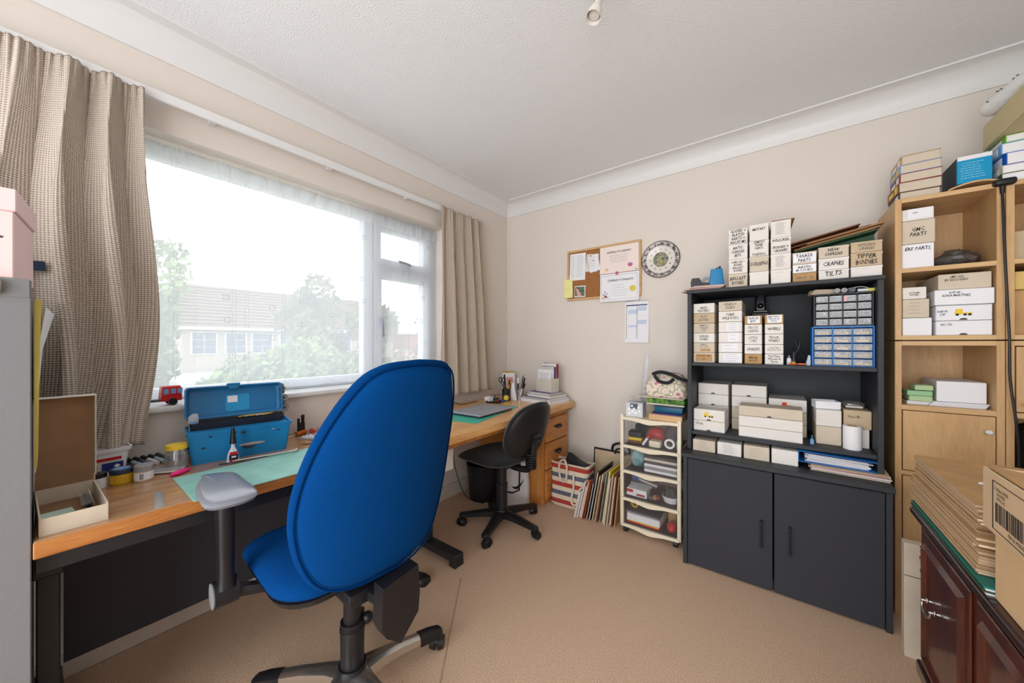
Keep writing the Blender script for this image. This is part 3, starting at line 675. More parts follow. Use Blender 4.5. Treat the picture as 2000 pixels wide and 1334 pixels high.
# ================================================================ card boxes
def carton(name, label, cat, x0, x1, z0, z1, yf, depth, m=None, lines=None, group=None, tw=.7, th=.6, paper=None, print_=0, tab=False, lid=.0, tape=False, wx=0, wz=0, rz=None, mark=None, ink=None, shear=.15, gap=.001):
    """card box whose front looks to -y"""
    m = m or M_card; w = x1-x0-2*gap; h = z1-z0
    rz = random.uniform(-.012, .012) if rz is None else rz
    t = thing(name, label, cat, ((x0+x1)/2, yf, z0), rz, group)
    b = MB(); b.bb(-w/2, w/2, 0, depth, 0, h-.0016, .0018); b.build('body', m, t)
    f = -.0006
    if lid:
        b = MB(); b.bb(-w/2-.0012, w/2+.0012, -.0012, depth, h*(1-lid), h-.0014, .0012); b.build('lid', m, t); f = -.0018
    if tab:
        b = MB(); b.bb(-w/2+.002, w/2-.002, -.0012, 0, .002, h-.004, .0005)
        o = b.build('front_flap', m, t); f = -.0018
        b = MB(); n = 8; b.rings([[(math.cos(PI*k/n)*.011, f-y, .002+math.sin(PI*k/n)*.007) for k in range(n+1)] for y in (0, .0004)]); b.build('thumb_notch', M_seam, t)
    if paper:
        px, pz, pw, ph, pm = paper
        b = MB(); b.bb(px-pw/2, px+pw/2, f-.0006, f, pz-ph/2, pz+ph/2); b.build('paper_label', pm, t); f -= .0008
    if tape:
        b = MB(); b.bb(-w*.18, w*.3, f-.0004, f, h*.12, h*.38); b.build('tape', M_kraft, t)
    if print_:
        b = MB(); px, pw = (paper[0], paper[2]*.8) if paper else (0, w*.55)
        scribble(b, px-pw/2, px+pw/2, h*.15, h*.88, f-.0003, print_, th=.0012); b.build('printed_lines', GINK, t)
    if lines: write(t, lines, (wx, f-.0004, h/2+wz), w*tw, h*th, m=ink or INK, shear=shear)
    if mark:
        mark(t, f)
    return t
def lorry_picture(col):
    def f(t, y):
        b = MB(); b.bb(-.02, -.002, y-.0008, y, .030, .046); b.bb(-.022, .022, y-.0008, y, .024, .031); b.prism([(-.024, .026), (-.02, .043), (-.012, .043), (-.010, .026)], y-.001, y); b.build('printed_lorry', col, t)
        b = MB()
        for x in (-.016, .004, .016): b.cyl((x, y-.0012, .023), (x, y, .023), .0045, n=12)
        b.build('printed_wheels', INK, t)
    return f
GT = 'labelled card boxes stacked on top of the black unit'
fy = -.40
top = 1.443
def col(x0, x1, zs, items, yf, depth, group, where, lidk=.22):
    for (z1, z0), it in zip(zip(zs, zs[1:]), items):
        d = dict(it); d.setdefault('lid', lidk)
        lab = d.pop('label')
        carton('card_box', lab, 'box', x0, x1, z0, z1, yf, depth, group=group, **d)
on = ' on top of the black unit'
col(1.766, 1.849, [1.745, 1.666, 1.590, 1.515, top], [
    dict(lines=['ADDED +', 'PLATED', 'PARTS +', 'AXLES M1'], th=.9, tw=.85, label='white box lettered PLATED PARTS at the top of the leftmost column'),
    dict(lines=['ARTIC', 'CHASSIS', 'BITS'], th=.8, label='white box lettered ARTIC CHASSIS BITS in the leftmost column'),
    dict(lines=['CABS UN +', 'BOXES', 'BALLAST', 'BODIES'], th=.85, label='white box with four handwritten lines, second from bottom of leftmost column'),
    dict(m=M_card2, lines=['BALLAST', 'BOXES'], tw=.85, label='cream box lettered BALLAST BOXES at the bottom left')], -.385, .3, GT, on)
col(1.856, 1.936, [1.753, 1.671, 1.592, 1.515, top], [
    dict(lines=['MILITARY'], th=.25, wz=.015, label='white box lettered MILITARY at the top of the second column'),
    dict(lines=['CEMENT', 'TANK', 'PARTS', '', 'TORPEDO'], th=.92, label='white box lettered CEMENT TANK PARTS in the second column'),
    dict(m=M_card2, lines=['SCREENS'], tw=.92, th=.4, label='cream box lettered SCREENS in the second column'),
    dict(label='blank white box at the bottom of the second column')], -.385, .3, GT, on)
col(1.943, 2.022, [1.753, 1.671, 1.592, 1.515, top], [
    dict(print_=11, label='white box with a long printed list at the top of the third column'),
    dict(lines=['WRECKER', '', 'BODIES +', 'CRANES'], th=.8, tw=.85, label='white box lettered WRECKER BODIES CRANES in the third column'),
    dict(print_=11, label='white box with a printed list, second from bottom of third column'),
    dict(label='blank white box at the bottom of the third column')], -.385, .3, GT, on)
b = MB(); b.box((1.985, -.25, 1.7555), (.09, .26, .003), .001, rot=(0, 0, .05)); tag(b.build('card_sheet', M_kraftd), 'thin brown card sheet lying on the tallest column of boxes', 'card', )
col(2.027, 2.115, [1.586, 1.528, 1.487, top], [
    dict(lines=['TANKER', 'PARTS'], paper=(0, .03, .084, .042, M_paper), m=M_card2, label='box with pale label lettered TANKER PARTS in the fourth column'),
    dict(lines=['RESIN', 'BODIES'], paper=(0, .021, .084, .036, M_paper), m=M_card2, label='box with pale label lettered RESIN BODIES in the fourth column'),
    dict(m=M_kraft, lines=['VAN 4 - 18'], th=.3, ink=GINK, label='brown box with faint lettering at the bottom of the fourth column')], -.385, .3, GT, on, .15)
col(2.121, 2.224, [1.597, 1.544, 1.491, top], [
    dict(lines=['NEW', 'CHASSIS'], m=M_card2, tw=.6, label='cream box lettered NEW CHASSIS in the fifth column'),
    dict(lines=['CRANES'], th=.5, label='white box lettered CRANES in the fifth column'),
    dict(lines=['TILTS'], th=.45, tw=.55, wz=.006, label='white box lettered TILTS at the bottom of the fifth column')], -.385, .3, GT, on)
col(2.229, 2.328, [1.601, 1.553, 1.493, top], [
    dict(m=M_card3, lines=['AVELING', 'CRANES'], tw=.55, ink=GINK, label='buff box with two faint handwritten words topmost of the rightmost column'),
    dict(m=M_card3, lines=['TIPPER', 'BODIES'], th=.75, label='buff box lettered TIPPER BODIES in the rightmost column'),
    dict(label='blank white box at the bottom of the rightmost column')], -.385, .3, GT, on)
# flat boards lying on the right columns
b = MB(); zb = 1.602
for i, (dx, w, c) in enumerate(((0, .26, 0), (.005, .25, 1), (-.006, .24, 0), (.01, .235, 1))):
    pass
t = thing('flat_card_stack', 'pile of flattened brown and green card sheets lying on the right-hand boxes of the unit', 'card pile', (2.185, -.19, 1.6025))
for i, (z, w, mm) in enumerate(((.195, .30, COLS['dgreen']), (.201, .29, M_kraftd), (.207, .28, M_kraftd), (.213, .30, COLS['brown']), (.226, .27, M_kraftd), (.236, .26, COLS['brown']))):
    b = MB(); b.box((.0+.008*i*(-1)**i, .0, .036+.0075*i), (w, .20, .006), .001, rot=(0, -.2, 0)); b.build('sheet', mm, t)
b = MB(); b.prism([(-.12, 0), (.14, 0), (.14, .055), (-.12, .006)], -.05, .08, 'xz'); b.build('folded_card_underneath', COLS['dgreen'], t)
# items at the left end of the unit top
t = thing('paper_bundle', 'thin pile of folded papers under the tape dispenser on the unit top', 'papers', (1.655, -.30, top))
for i in range(5):
    b = MB(); b.box((-.012+.006*i, -.012*(i % 2), .003+.005*i), (.20-.012*i, .17, .0045), .001, rot=(0, 0, .07*(i-2))); b.build('folded_sheet', (M_paper2, COLS['pinkish'], M_card3)[i % 3], t)
tp = top+.0265
t = thing('tape_dispenser', 'black tape dispenser at the left end of the unit top', 'tape dispenser', (1.60, -.32, tp), .1)
b = MB(); b.prism([(-.022, 0), (.07, 0), (.07, .02), (.035, .022), (.02, .05), (-.016, .05), (-.022, .03)], -.025, .025, 'xz'); b.build('body', M_blk, t)
b = MB(); b.lathe([(.008, -.01), (.024, -.01), (.024, .01), (.008, .01)], (.055, 0, .033), 20, Matrix.Rotation(PI/2, 3, 'X')); b.build('tape_roll', COLS['grey'], t)
t = thing('pencil_sharpener', 'bright blue desk sharpener beside the tape dispenser', 'sharpener', (1.70, -.30, tp), .15)
b = MB(); b.rings([[(u, v, z) for u, v in rrect(.034*k, .045, .006, 3)] for z, k in ((0, 1.08), (.085, .82), (.09, .78))]); b.build('body', mat('bright_blue_plastic', (0, 124, 176), .4), t)
b = MB(); b.tube([(0, .03, .09), (.0, .03, .105), (.02, .03, .106)], .004, 6); b.cyl((.018, .03, .09), (.018, .03, .115), .005, n=8); b.build('crank', M_blk, t)
# ---- upper shelf
GS = 'labelled card boxes on the upper shelf of the black unit'
on = ' on the upper shelf'
sz = 1.052
col(1.60, 1.703, [1.373, 1.319, 1.265, 1.212, 1.160, 1.107, sz], [
    dict(lines=['BASES', 'FLATBEDS'], tw=.55, wx=0, wz=-.006, label='white box lettered BASES topmost of the left column'),
    dict(m=M_card3, lines=['FLAT', 'BODIES'], tw=.45, ink=GINK, label='buff box lettered FLAT BODIES in the left column'),
    dict(m=M_card2, lines=['CEMENT +', 'TANKER', 'KITS'], tw=.5, th=.7, ink=GINK, label='cream box with three grey handwritten lines in the left column'),
    dict(lines=['CHASSIS', 'SPARES'], tw=.45, label='white box lettered CHASSIS SPARES in the left column'),
    dict(m=M_card2, lines=['SMALL', 'BIT CABS'], tw=.4, th=.4, wz=.01, ink=GINK, tape=True, label='cream box with brown tape strip, second from bottom of left column'),
    dict(m=M_card2, lines=['KEY BOXES - GMN', '+', 'BITS'], paper=(0, .026, .078, .038, M_kraft), tw=.6, th=.6, label='cream box with brown label at the bottom of the left column')], -.385, .28, GS, on, 0)
col(1.72, 1.826, [1.376, 1.325, 1.268, 1.214, 1.160, 1.108, sz], [
    dict(m=M_card2, lines=['ODDS +', 'SODS'], tw=.55, label='cream box lettered ODDS + SODS topmost of the second column'),
    dict(lines=['TYRES', 'AXLE RODS'], th=.75, label='white box lettered TYRES in the second column'),
    dict(paper=(.012, .027, .055, .044, M_paper), print_=4, label='white box with four printed lines and a small stain in second column'),
    dict(paper=(.014, .027, .05, .044, M_paper), print_=2, label='white box with two printed lines, third from bottom of second column'),
    dict(paper=(0, .026, .07, .040, M_paper), print_=2, label='white box with two printed lines, second from bottom of second column'),
    dict(paper=(.01, .028, .08, .046, M_paper), print_=4, label='white box with four printed lines at the bottom of the second column')], -.385, .28, GS, on, 0)
col(1.835, 1.909, [1.296, 1.252, 1.201, 1.151, 1.102, sz], [
    dict(m=M_kraft, paper=(.002, .022, .052, .036, M_paper), lines=['TRAILER', 'BITS'], tw=.6, label='brown box with white label TRAILER BITS topmost of third column'),
    dict(lines=['TRUCK', 'CABINS'], tw=.6, ink=GINK, label='white box with two scrawled words below the trailer bits box'),
    dict(lines=['LITTLE', 'CABS'], tw=.5, ink=GINK, label='white box with faint grey words in the middle of the third column'),
    dict(lines=['CHASSIS'], tw=.75, th=.4, label='white box lettered CHASSIS in the third column'),
    dict(m=M_kraft, lines=['MINOR', 'ALLOY'], tw=.5, label='brown box with handwriting at the bottom of the third column')], -.385, .28, GS, on, 0)
col(1.919, 1.994, [1.298, 1.252, 1.202, 1.151, 1.104, sz], [
    dict(m=M_kraft, paper=(.002, .023, .058, .038, M_paper), lines=['MILITARY', 'Wheels &', 'Tyres'], tw=.6, th=.65, shear=0, label='brown box with white label MILITARY Wheels & Tyres topmost of fourth column'),
    dict(lines=['WHEELS'], th=.4, label='white box lettered WHEELS in the fourth column'),
    dict(lines=['TRUCK', 'WHEELS'], tw=.6, th=.65, label='white box lettered TRUCK WHEELS in the fourth column'),
    dict(lines=['Heavy Haul', 'Wheels & Tyres'], tw=.75, th=.5, ink=GINK, shear=0, label='white box with printed words Wheels & Tyres in the fourth column'),
    dict(lines=['Old Time', 'Wheels &', 'Tyres'], th=.75, shear=0, label='white box lettered Old Time Wheels & Tyres at the bottom of fourth column')], -.385, .28, GS, on, 0)
t = thing('speaker', 'small black upright gadget on a round-edged stand behind the box columns', 'speaker', (1.893, -.085, 1.052))
b = MB(); b.bb(-.04, .04, -.035, .035, 0, .275, .003); b.build('pedestal', M_blk, t)
b = MB(); b.bb(-.036, .036, -.03, .03, .275, .29, .004); b.rings([[(u, v, z) for u, v in rrect(.026*k, .024*k, .008, 3)] for z, k in ((.29, 1), (.35, .9), (.375, .86))]); b.sph((0, -.022, .315), (.017, .01, .015)); b.build('cabinet', mat('gloss_black', (16, 16, 20), .2), t)
# small parts drawer cabinets
def parts_cabinet(name, label, x0, x1, z0, z1, yf, depth, nc, nr, mc, tags, seed):
    rnd = random.Random(seed); t = thing(name, label, 'drawer cabinet', ((x0+x1)/2, yf, z0)); w = x1-x0; h = z1-z0; e = .006
    b = MB(); b.bb(-w/2, -w/2+e, 0, depth, 0, h, .001); b.bb(w/2-e, w/2, 0, depth, 0, h, .001); b.bb(-w/2+e, w/2-e, 0, depth, h-e, h); b.bb(-w/2+e, w/2-e, 0, depth, 0, .004); b.bb(-w/2+e, w/2-e, depth-.005, depth, .004, h-e)
    iw = (w-2*e)/nc; ih = (h-e-.004)/nr
    for c in range(1, nc): b.bb(-w/2+e+c*iw-.0015, -w/2+e+c*iw+.0015, 0, depth-.006, .004, h-e)
    for r in range(1, nr): b.bb(-w/2+e, w/2-e, .002, depth-.006, .004+r*ih-.001, .004+r*ih+.001)
    b.build('casing', mc, t)
    for r in range(nr):
        for c in range(nc):
            a = -w/2+e+c*iw+.0028; q = .004+r*ih+.0022; dw = iw-.0056; dh = ih-.005
            b = MB(); b.bb(a, a+dw, -.003, -.0015, q, q+dh*.9); b.bb(a, a+.0012, -.0015, depth*.9, q, q+dh*.8); b.bb(a+dw-.0012, a+dw, -.0015, depth*.9, q, q+dh*.8); b.bb(a, a+dw, -.0015, depth*.9, q, q+.001)
            d = b.build('clear_drawer', M_clear, t)
            b = MB()
            for k in range(12):
                b.mi = rnd.choice((0, 0, 0, 1, 2))
                b.box((a+dw*rnd.uniform(.15, .85), .006+rnd.random()*.02, q+.003+dh*rnd.uniform(.05, .55)), (rnd.uniform(.004, .014), .005, rnd.uniform(.002, .006)), rot=(rnd.uniform(-.5, .5), rnd.uniform(-1, 1), rnd.uniform(-.7, .7)))
            if seed == 1 and r == 3 and c == 2: b.mi = 3; b.bb(a+.002, a+dw*.3, .0, .006, q+.002, q+dh*.8)
            b.build('small_parts', [COLS['dgrey'] if not tags else COLS['grey'], COLS['grey'], M_blk, M_red], d)
            if tags:
                b = MB(); b.bb(a+dw*.18, a+dw*.82, -.0046, -.003, q+dh*.02, q+dh*.38); b.build('tag', M_card2, d)
                if rnd.random() < .6:
                    b = MB(); scribble(b, a+dw*.22, a+dw*.8, q+dh*.08, q+dh*.34, -.005, 1, .0014); b.build('tag_writing', INK, d)
            else:
                b = MB(); b.bb(a+dw*.1, a+dw*.9, -.0045, -.003, q+dh*.72, q+dh*.86); b.build('lip', M_clear, d)
    return t
parts_cabinet('parts_cabinet', 'blue cabinet of fifteen small clear drawers with cream tags on upper shelf', 2.098, 2.305, 1.052, 1.232, -.385, .15, 3, 5, mat('cabinet_blue', (20, 110, 190), .4), True, 2)
parts_cabinet('parts_cabinet', 'black cabinet of sixteen small clear drawers stacked on the blue cabinet', 2.104, 2.303, 1.232, 1.382, -.38, .15, 4, 4, M_blk, False, 1)
t = thing('envelope_pile', 'small pile of cream envelopes on the left of the black drawer cabinet', 'envelopes', (2.135, -.33, 1.382), .1)
for k in range(5):
    b = MB(); b.box((0, 0, .003+.0045*k), (.09-.004*k, .07, .004), .0015, rot=(0, .02*(-1)**k, .05*k)); b.build('envelope', (M_card3, M_paper2)[k % 2], t)
for x, m_, lb in ((2.185, COLS['grey'], 'left one of two grey round-capped tubes above the black drawer cabinet'), (2.208, COLS['grey'], 'grey round-capped tube nearest the dark one above the drawer cabinet'), (2.235, COLS['slate'], 'dark round-capped tube above the black drawer cabinet')):
    t = thing('paint_tube', lb, 'tube', (x, -.38, 1.393), group='round capped tubes on the drawer cabinet')
    b = MB(); b.cyl((0, 0, 0), (0, .09, 0), .009, n=16); b.build('tube', M_paper, t); b = MB(); b.cyl((0, -.008, 0), (0, 0, 0), .0105, n=16); b.build('cap', m_, t)
t = thing('highlighter_pen', 'pale yellow capped pen lying at the right above the black drawer cabinet', 'pen', (2.275, -.36, 1.391), .1)
b = MB(); b.cyl((-.022, 0, 0), (.01, 0, 0), .007, n=12); b.build('barrel', M_paper, t); b = MB(); b.cyl((.01, 0, 0), (.036, 0, 0), .008, n=12); b.build('cap', mat('pale_yellow', (232, 224, 120), .5), t)
t = thing('cable_loop', 'white wire loop resting over the pen on the drawer cabinet', 'wire', (2.25, -.33, 1.383))
b = MB(); b.tube(catmull([(-.03, 0, .008), (-.02, .01, .022), (.02, .01, .028), (.045, 0, .018), (.03, -.005, .016)], 4), .002, 6); b.build('wire', M_paper, t)
# tools and bottles in the gap
t = thing('bottle', 'small white bottle with dark cap beside the right-hand box column', 'bottle', (2.015, -.34, sz))
b = MB(); b.lathe([(0, 0), (.009, 0), (.0095, .02), (.008, .03), (.004, .033)], n=14); b.build('bottle_body', M_paper, t); b = MB(); b.lathe([(0, .032), (.0045, .032), (.004, .044), (0, .045)], n=12); b.build('cap', COLS['grey'], t)
t = thing('bottle', 'tiny bottle with yellow label behind the orange tool handles', 'bottle', (2.033, -.33, sz))
b = MB(); b.lathe([(0, 0), (.007, 0), (.007, .018), (.004, .024), (.003, .06), (0, .061)], n=12); b.build('bottle_body', COLS['dgrey'], t); b = MB(); b.lathe([(.0073, .004), (.0075, .004), (.0075, .014), (.0073, .014)], n=14); b.build('bottle_label', M_yel, t)
for k, (x, lb) in enumerate(((2.028, 'left orange tool handle lying at the front of the upper shelf'), (2.062, 'right orange tool handle lying at the front of the upper shelf'))):
    t = thing('craft_knife', lb, 'tool', (x, -.375, sz+.005), .05, group='orange handled tools')
    b = MB(); b.cyl((-.014, 0, 0), (.013, 0, 0), .0045, n=10); b.build('handle', M_orange, t); b = MB(); b.cyl((.013, 0, 0), (.019, 0, 0), .002, n=8); b.build('tip', M_steel, t)
t = thing('pliers', 'dark pair of pliers standing open in the gap on the upper shelf', 'pliers', (2.055, -.26, sz))
b = MB(); b.tube(catmull([(-.02, 0, .006), (-.012, 0, .05), (.0, 0, .075), (.006, 0, .11)]), .0045, 6); b.build('jaw_arm', M_blk, t); b = MB(); b.tube(catmull([(.03, .01, .006), (.016, .01, .045), (.0, .008, .075), (-.012, .005, .12)]), .0045, 6); b.build('jaw_arm', M_blk, t)
t = thing('folded_card', 'pale blue folded card leaning against the blue drawer cabinet', 'card', (2.085, -.37, sz))
b = MB(); b.rings([[(-.008, 0, 0), (.009, 0, 0), (.009, 0, .045), (.002, 0, .048)], [(-.008, .05, 0), (.009, .05, 0), (.009, .05, .045), (.002, .05, .048)]]); b.build('leaf', mat('pale_blue_card', (190, 206, 226), .7), t)
# ---- lower shelf
GL = 'white card boxes on the lower shelf of the black unit'
on = ' on the lower shelf'; lz = .682
carton('card_box', 'white flat box at the bottom left'+on, 'box', 1.60, 1.75, lz, .738, -.385, .12, tab=True, lines=['Circus'], tw=.25, th=.3, wx=-.045, wz=.012, group=GL, rz=-.03)
carton('card_box', 'white flat box with a yellow lorry picture at the left'+on, 'box', 1.60, 1.75, .738, .80, -.385, .12, tab=True, group=GL, rz=-.04, mark=lorry_picture(M_yel))
col(1.60, 1.752, [.927, .866, .802, .742, lz], [dict(label='topmost white box of the back left stack', tab=True), dict(label='second white box of the back left stack', tab=True), dict(label='third white box of the back left stack'), dict(label='lowest white box of the back left stack')], -.24, .2, GL, on, 0)
col(1.766, 1.925, [.929, .866, .806, .745, lz], [dict(label='topmost white box of the back middle stack', tab=True), dict(label='second white box of the back middle stack', tab=True), dict(label='third white box of the back middle stack', m=M_card2), dict(label='lowest white box of the back middle stack', m=M_card2)], -.24, .2, GL, on, 0)
col(1.932, 2.088, [.869, .806, .742, lz], [dict(label='white box with red tractor picture behind the long boxes', mark=lorry_picture(mat('tractor_red', (206, 74, 40), .6))), dict(label='cream box below the red tractor box', m=M_card2), dict(label='lowest cream box below the red tractor box', m=M_card2)], -.24, .2, GL, on, 0)
col(1.81, 2.066, [.840, .788, .735, lz], [dict(label='topmost long cream box of the front stack', m=M_card2, tab=True), dict(label='middle long white box of the front stack'), dict(label='lowest long white box of the front stack')], -.39, .125, GL, on, 0)
col(2.115, 2.206, [.846, .768, lz], [dict(label='white box under the little open tray', lid=.0, print_=0), dict(label='cream box below it at the right', m=M_card2)], -.33, .28, GL, on, 0)
t = thing('open_tray', 'small open white card tray lying on the right-hand boxes of the lower shelf', 'tray', (2.155, -.27, .846), .15)
b = MB(); e = .003; b.bb(-.045, .045, -.04, .04, 0, e); b.bb(-.045, .045, -.04, -.04+e, e, .035); b.bb(-.045, .045, .04-e, .04, e, .035); b.bb(-.045, -.045+e, -.04+e, .04-e, e, .035); b.bb(.045-e, .045, -.04+e, .04-e, e, .035); b.build('tray_body', M_paper, t)
carton('card_box', 'white ribbed card box behind the paper roll'+on, 'box', 2.214, 2.30, lz, .768, -.31, .26, print_=3, group=GL)
carton('card_box', 'brown card box with handwriting above the paper roll'+on, 'box', 2.212, 2.306, .768, .852, -.318, .26, m=M_card3, lines=['Iveco Bo'], tw=.45, th=.18, wx=-.01, wz=.012, group=GL)
t = thing('plastic_packet', 'crumpled clear plastic packet lying on the brown box of the lower shelf', 'packet', (2.255, -.23, .852))
b = MB(); b.sph((0, 0, .014), (.045, .06, .013), 12, 8)
for v in b.bm.verts: v.co += Vector((random.uniform(-.005, .005), random.uniform(-.005, .005), random.uniform(0, .006)))
b.build('packet_film', M_poly, t); b = MB(); b.box((0, 0, .008), (.06, .08, .01), .002); b.build('packet_content', M_card, t)
t = thing('paper_roll', 'white toilet paper roll standing at the right of the lower shelf', 'paper roll', (2.238, -.352, lz))
b = MB(); b.lathe([(.018, .0), (.031, .0), (.032, .004), (.032, .10), (.031, .104), (.018, .104), (.018, 0)], n=32); b.build('paper', mat('tissue', (240, 240, 242), .95, bump=.5, bscale=120), t)
b = MB(); b.lathe([(.0165, .0), (.018, .0), (.018, .105), (.0165, .105), (.0165, 0)], n=24); b.build('core', M_kraft, t)
t = thing('glue_bottle', 'tiny teal bottle standing between the long boxes and the right-hand boxes', 'bottle', (2.10, -.36, lz))
b = MB(); b.lathe([(0, 0), (.008, 0), (.008, .018), (.005, .024), (0, .025)], n=12); b.build('bottle_body', COLS['sky'], t); b = MB(); b.lathe([(0, .024), (.004, .024), (.002, .042), (0, .043)], n=10); b.build('cap', COLS['teal'], t)
# ---- base top
GB = 'flat white boxes under the lower shelf'
bt = .582
for x0, x1, z1, m_, n, lb in ((1.605, 1.711, .642, M_card2, 6, 'rounded cream box with dense print, leftmost below the lower shelf'), (1.719, 1.826, .646, M_card, 8, 'white box with dense handwriting, second from left below the lower shelf'), (1.834, 1.940, .650, M_card2, 4, 'rounded cream box with short note, third below the lower shelf'), (1.946, 2.048, .652, M_card, 0, 'plain white box beside the blue binder below the lower shelf')):
    carton('card_box', lb, 'box', x0, x1, bt, z1, -.43, .3, m=m_, print_=n, group=GB)
t = thing('papers', 'untidy stack of papers under the blue binder on the unit base', 'papers', (2.20, -.30, bt), -.02)
for k in range(6):
    b = MB(); b.box((.02+random.uniform(-.01, .01), -.02+random.uniform(-.012, .008), .002+.0042*k), (.25, .25, .0035), .0005, rot=(0, 0, random.uniform(-.06, .06))); b.build('sheet', (M_paper2, M_card3, M_paper, COLS['pinkish'])[k % 4], t)
t = thing('ring_binder', 'blue ring binder stuffed with papers lying below the lower shelf', 'binder', (2.185, -.30, bt+.026), .0)
mb_ = mat('binder_blue', (34, 112, 190), .45)
b = MB(); b.bb(-.135, .12, -.13, .15, 0, .003, .001); b.bb(-.138, -.135, -.13, .15, 0, .05, .001); b.box((-.007, .01, .046), (.26, .28, .003), .001, rot=(0, .03, 0)); b.build('cover', mb_, t)
b = MB()
for k in range(7): b.box((.0+random.uniform(-.01, .01), .01, .006+.0048*k), (.21, .25, .003), rot=(0, random.uniform(0, .04), 0))
b.build('pages', M_paper, t)

# ================================================================ beech unit contents
GP = 'boxes in the beech unit'
on = ' in the top beech compartment'
pz = 1.473
carton('card_box', 'white box lettered PARTS at the bottom of the stack'+on, 'box', 2.394, 2.487, pz, 1.576, -.325, .28, m=M_paper, lines=['ERF PARTS'], tw=.8, th=.2, wz=.03, group=GP)
carton('card_box', 'big cream box lettered PARTS in the middle of the stack'+on, 'box', 2.394, 2.490, 1.576, 1.675, -.325, .28, m=M_card2, lines=['GMC', 'PARTS'], tw=.5, th=.45, group=GP)
carton('card_box', 'flat white box lettered CABS at the top of the stack'+on, 'box', 2.394, 2.487, 1.675, 1.725, -.325, .28, lines=['CABS'], tw=.16, th=.2, wx=-.008, wz=.006, group=GP, paper=(.006, .028, .07, .04, M_paper))
t = thing('plastic_bag', 'crumpled grey polythene bag full of dark parts in the top beech compartment', 'bag', (2.565, -.2, pz))
b = MB(); b.sph((0, 0, .03), (.066, .1, .03), 18, 10); b.sph((.02, .04, .055), (.045, .06, .03), 14, 8)
for v in b.bm.verts:
    v.co += Vector((random.uniform(-.008, .008), random.uniform(-.008, .008), random.uniform(-.008, .008))); v.co.z = max(v.co.z, .001)
b.build('bag_film', M_polyg, t)
b = MB()
for k in range(14): b.box((random.uniform(-.04, .04), random.uniform(-.06, .05), random.uniform(.012, .035)), (.03, .02, .014), .003, rot=(random.random(), random.random(), random.random()))
b.build('bag_contents', COLS['dgrey'], t)
on = ' in the second beech compartment'; qz = 1.188
carton('card_box', 'white ribbed box at the bottom left'+on, 'box', 2.396, 2.481, qz, 1.264, -.325, .26, m=M_paper, group=GP)
carton('card_box', 'cream box with faint grey note at the middle left'+on, 'box', 2.396, 2.474, 1.264, 1.343, -.325, .26, m=M_card2, print_=4, group=GP)
carton('card_box', 'white box with two handwritten words at the top left'+on, 'box', 2.396, 2.466, 1.343, 1.394, -.325, .26, lines=['DIORAMA', 'FIGURES'], tw=.45, th=.45, wz=-.004, group=GP)
carton('card_box', 'flat white box with small handwriting lowest of the right stack'+on, 'box', 2.489, 2.636, qz, 1.248, -.325, .28, m=M_paper, lines=["AEC 352"], tw=.22, th=.2, wx=-.045, wz=.014, tab=True, group=GP)
carton('card_box', 'flat white box with yellow lorry picture in the right stack'+on, 'box', 2.489, 2.636, 1.248, 1.311, -.325, .28, m=M_paper, tab=True, group=GP, mark=lorry_picture(M_yel), lines=['DAF 85', '1:43'], tw=.2, th=.4, wx=-.055)
carton('card_box', 'flat white box with two handwritten lines, second from top of right stack', 'box', 2.484, 2.638, 1.311, 1.374, -.335, .28, m=M_paper, lines=['DAF 85 -', 'ALPHA MARTINEZ'], tw=.5, th=.35, wx=-.02, wz=.012, group=GP)
carton('card_box', 'cream flat box with two handwritten lines topmost of right stack'+on, 'box', 2.496, 2.634, 1.374, 1.438, -.325, .28, m=M_card2, lines=['GMC 352', 'BY RECOVERY'], tw=.45, th=.35, wx=-.02, wz=.012, group=GP)
t = thing('papers', 'stack of white papers under the white carton in the third beech compartment', 'papers', (2.555, -.2, .895))
for k in range(4):
    b = MB(); b.box((-.004+.002*k, .002*k, .0028+.0045*k), (.15, .21, .004), .0005, rot=(0, 0, .02*k)); b.build('sheet', M_paper, t)
carton('carton', 'white corrugated carton lying in the third beech compartment', 'box', 2.50, 2.632, .9145, 1.0, -.29, .22, m=M_paper, rz=-.03)
for z, (a, c), lb, k in ((.0, (2.420, 2.487), 'lowest pale green foam block', 0), (.022, (2.415, 2.487), 'middle pale green foam block', 1), (.046, (2.437, 2.489), 'top pale green foam block', 2)):
    b = MB(); b.box((0, 0, .011), (c-a, .09, .021), .002); o = b.build('foam_block', (mat('green_foam', (176, 206, 160), .9), COLS['mint'])[k % 2]); o.location = ((a+c)/2, -.26, .911+z); tag(o, lb+' in the beech unit', 'foam block', 'green foam blocks')
t = thing('magazine', 'dark magazine lying under the foam blocks in the beech unit', 'magazine', (2.452, -.2, .895), .05)
b = MB(); b.bb(-.04, .035, -.09, .10, 0, .0155, .001); b.build('pages', M_paper, t); b = MB(); b.bb(-.041, .036, -.091, .101, .0155, .0163); b.build('cover', COLS['dgreen'], t)
# right column of the beech unit
on = ' of the beech unit'
carton('card_box', 'grey box at the right edge'+on, 'box', 2.69, 2.925, pz, 1.585, -.30, .26, m=M_card3, rz=0)
carton('card_box', 'yellow box with taped seam at the right edge'+on, 'box', 2.69, 2.93, 1.36, 1.43, -.31, .26, m=mat('yellowish_card', (214, 186, 110), .7), rz=0)
carton('card_box', 'brown box below the yellow box'+on, 'box', 2.69, 2.93, 1.188, 1.36, -.30, .26, m=M_kraft, rz=0)
t = thing('carrier_bag', 'black carrier bag stuffed into the lower right compartment of the beech unit', 'bag', (2.76, -.2, .618))
b = MB(); b.sph((0, 0, .11), (.065, .10, .11), 18, 12)
for v in b.bm.verts: v.co += Vector((random.uniform(-.008, .008), random.uniform(-.012, .012), random.uniform(-.01, .01))); v.co.z = max(v.co.z, .001)
b.build('bag_film', mat('black_polythene', (30, 30, 34), .25), t)
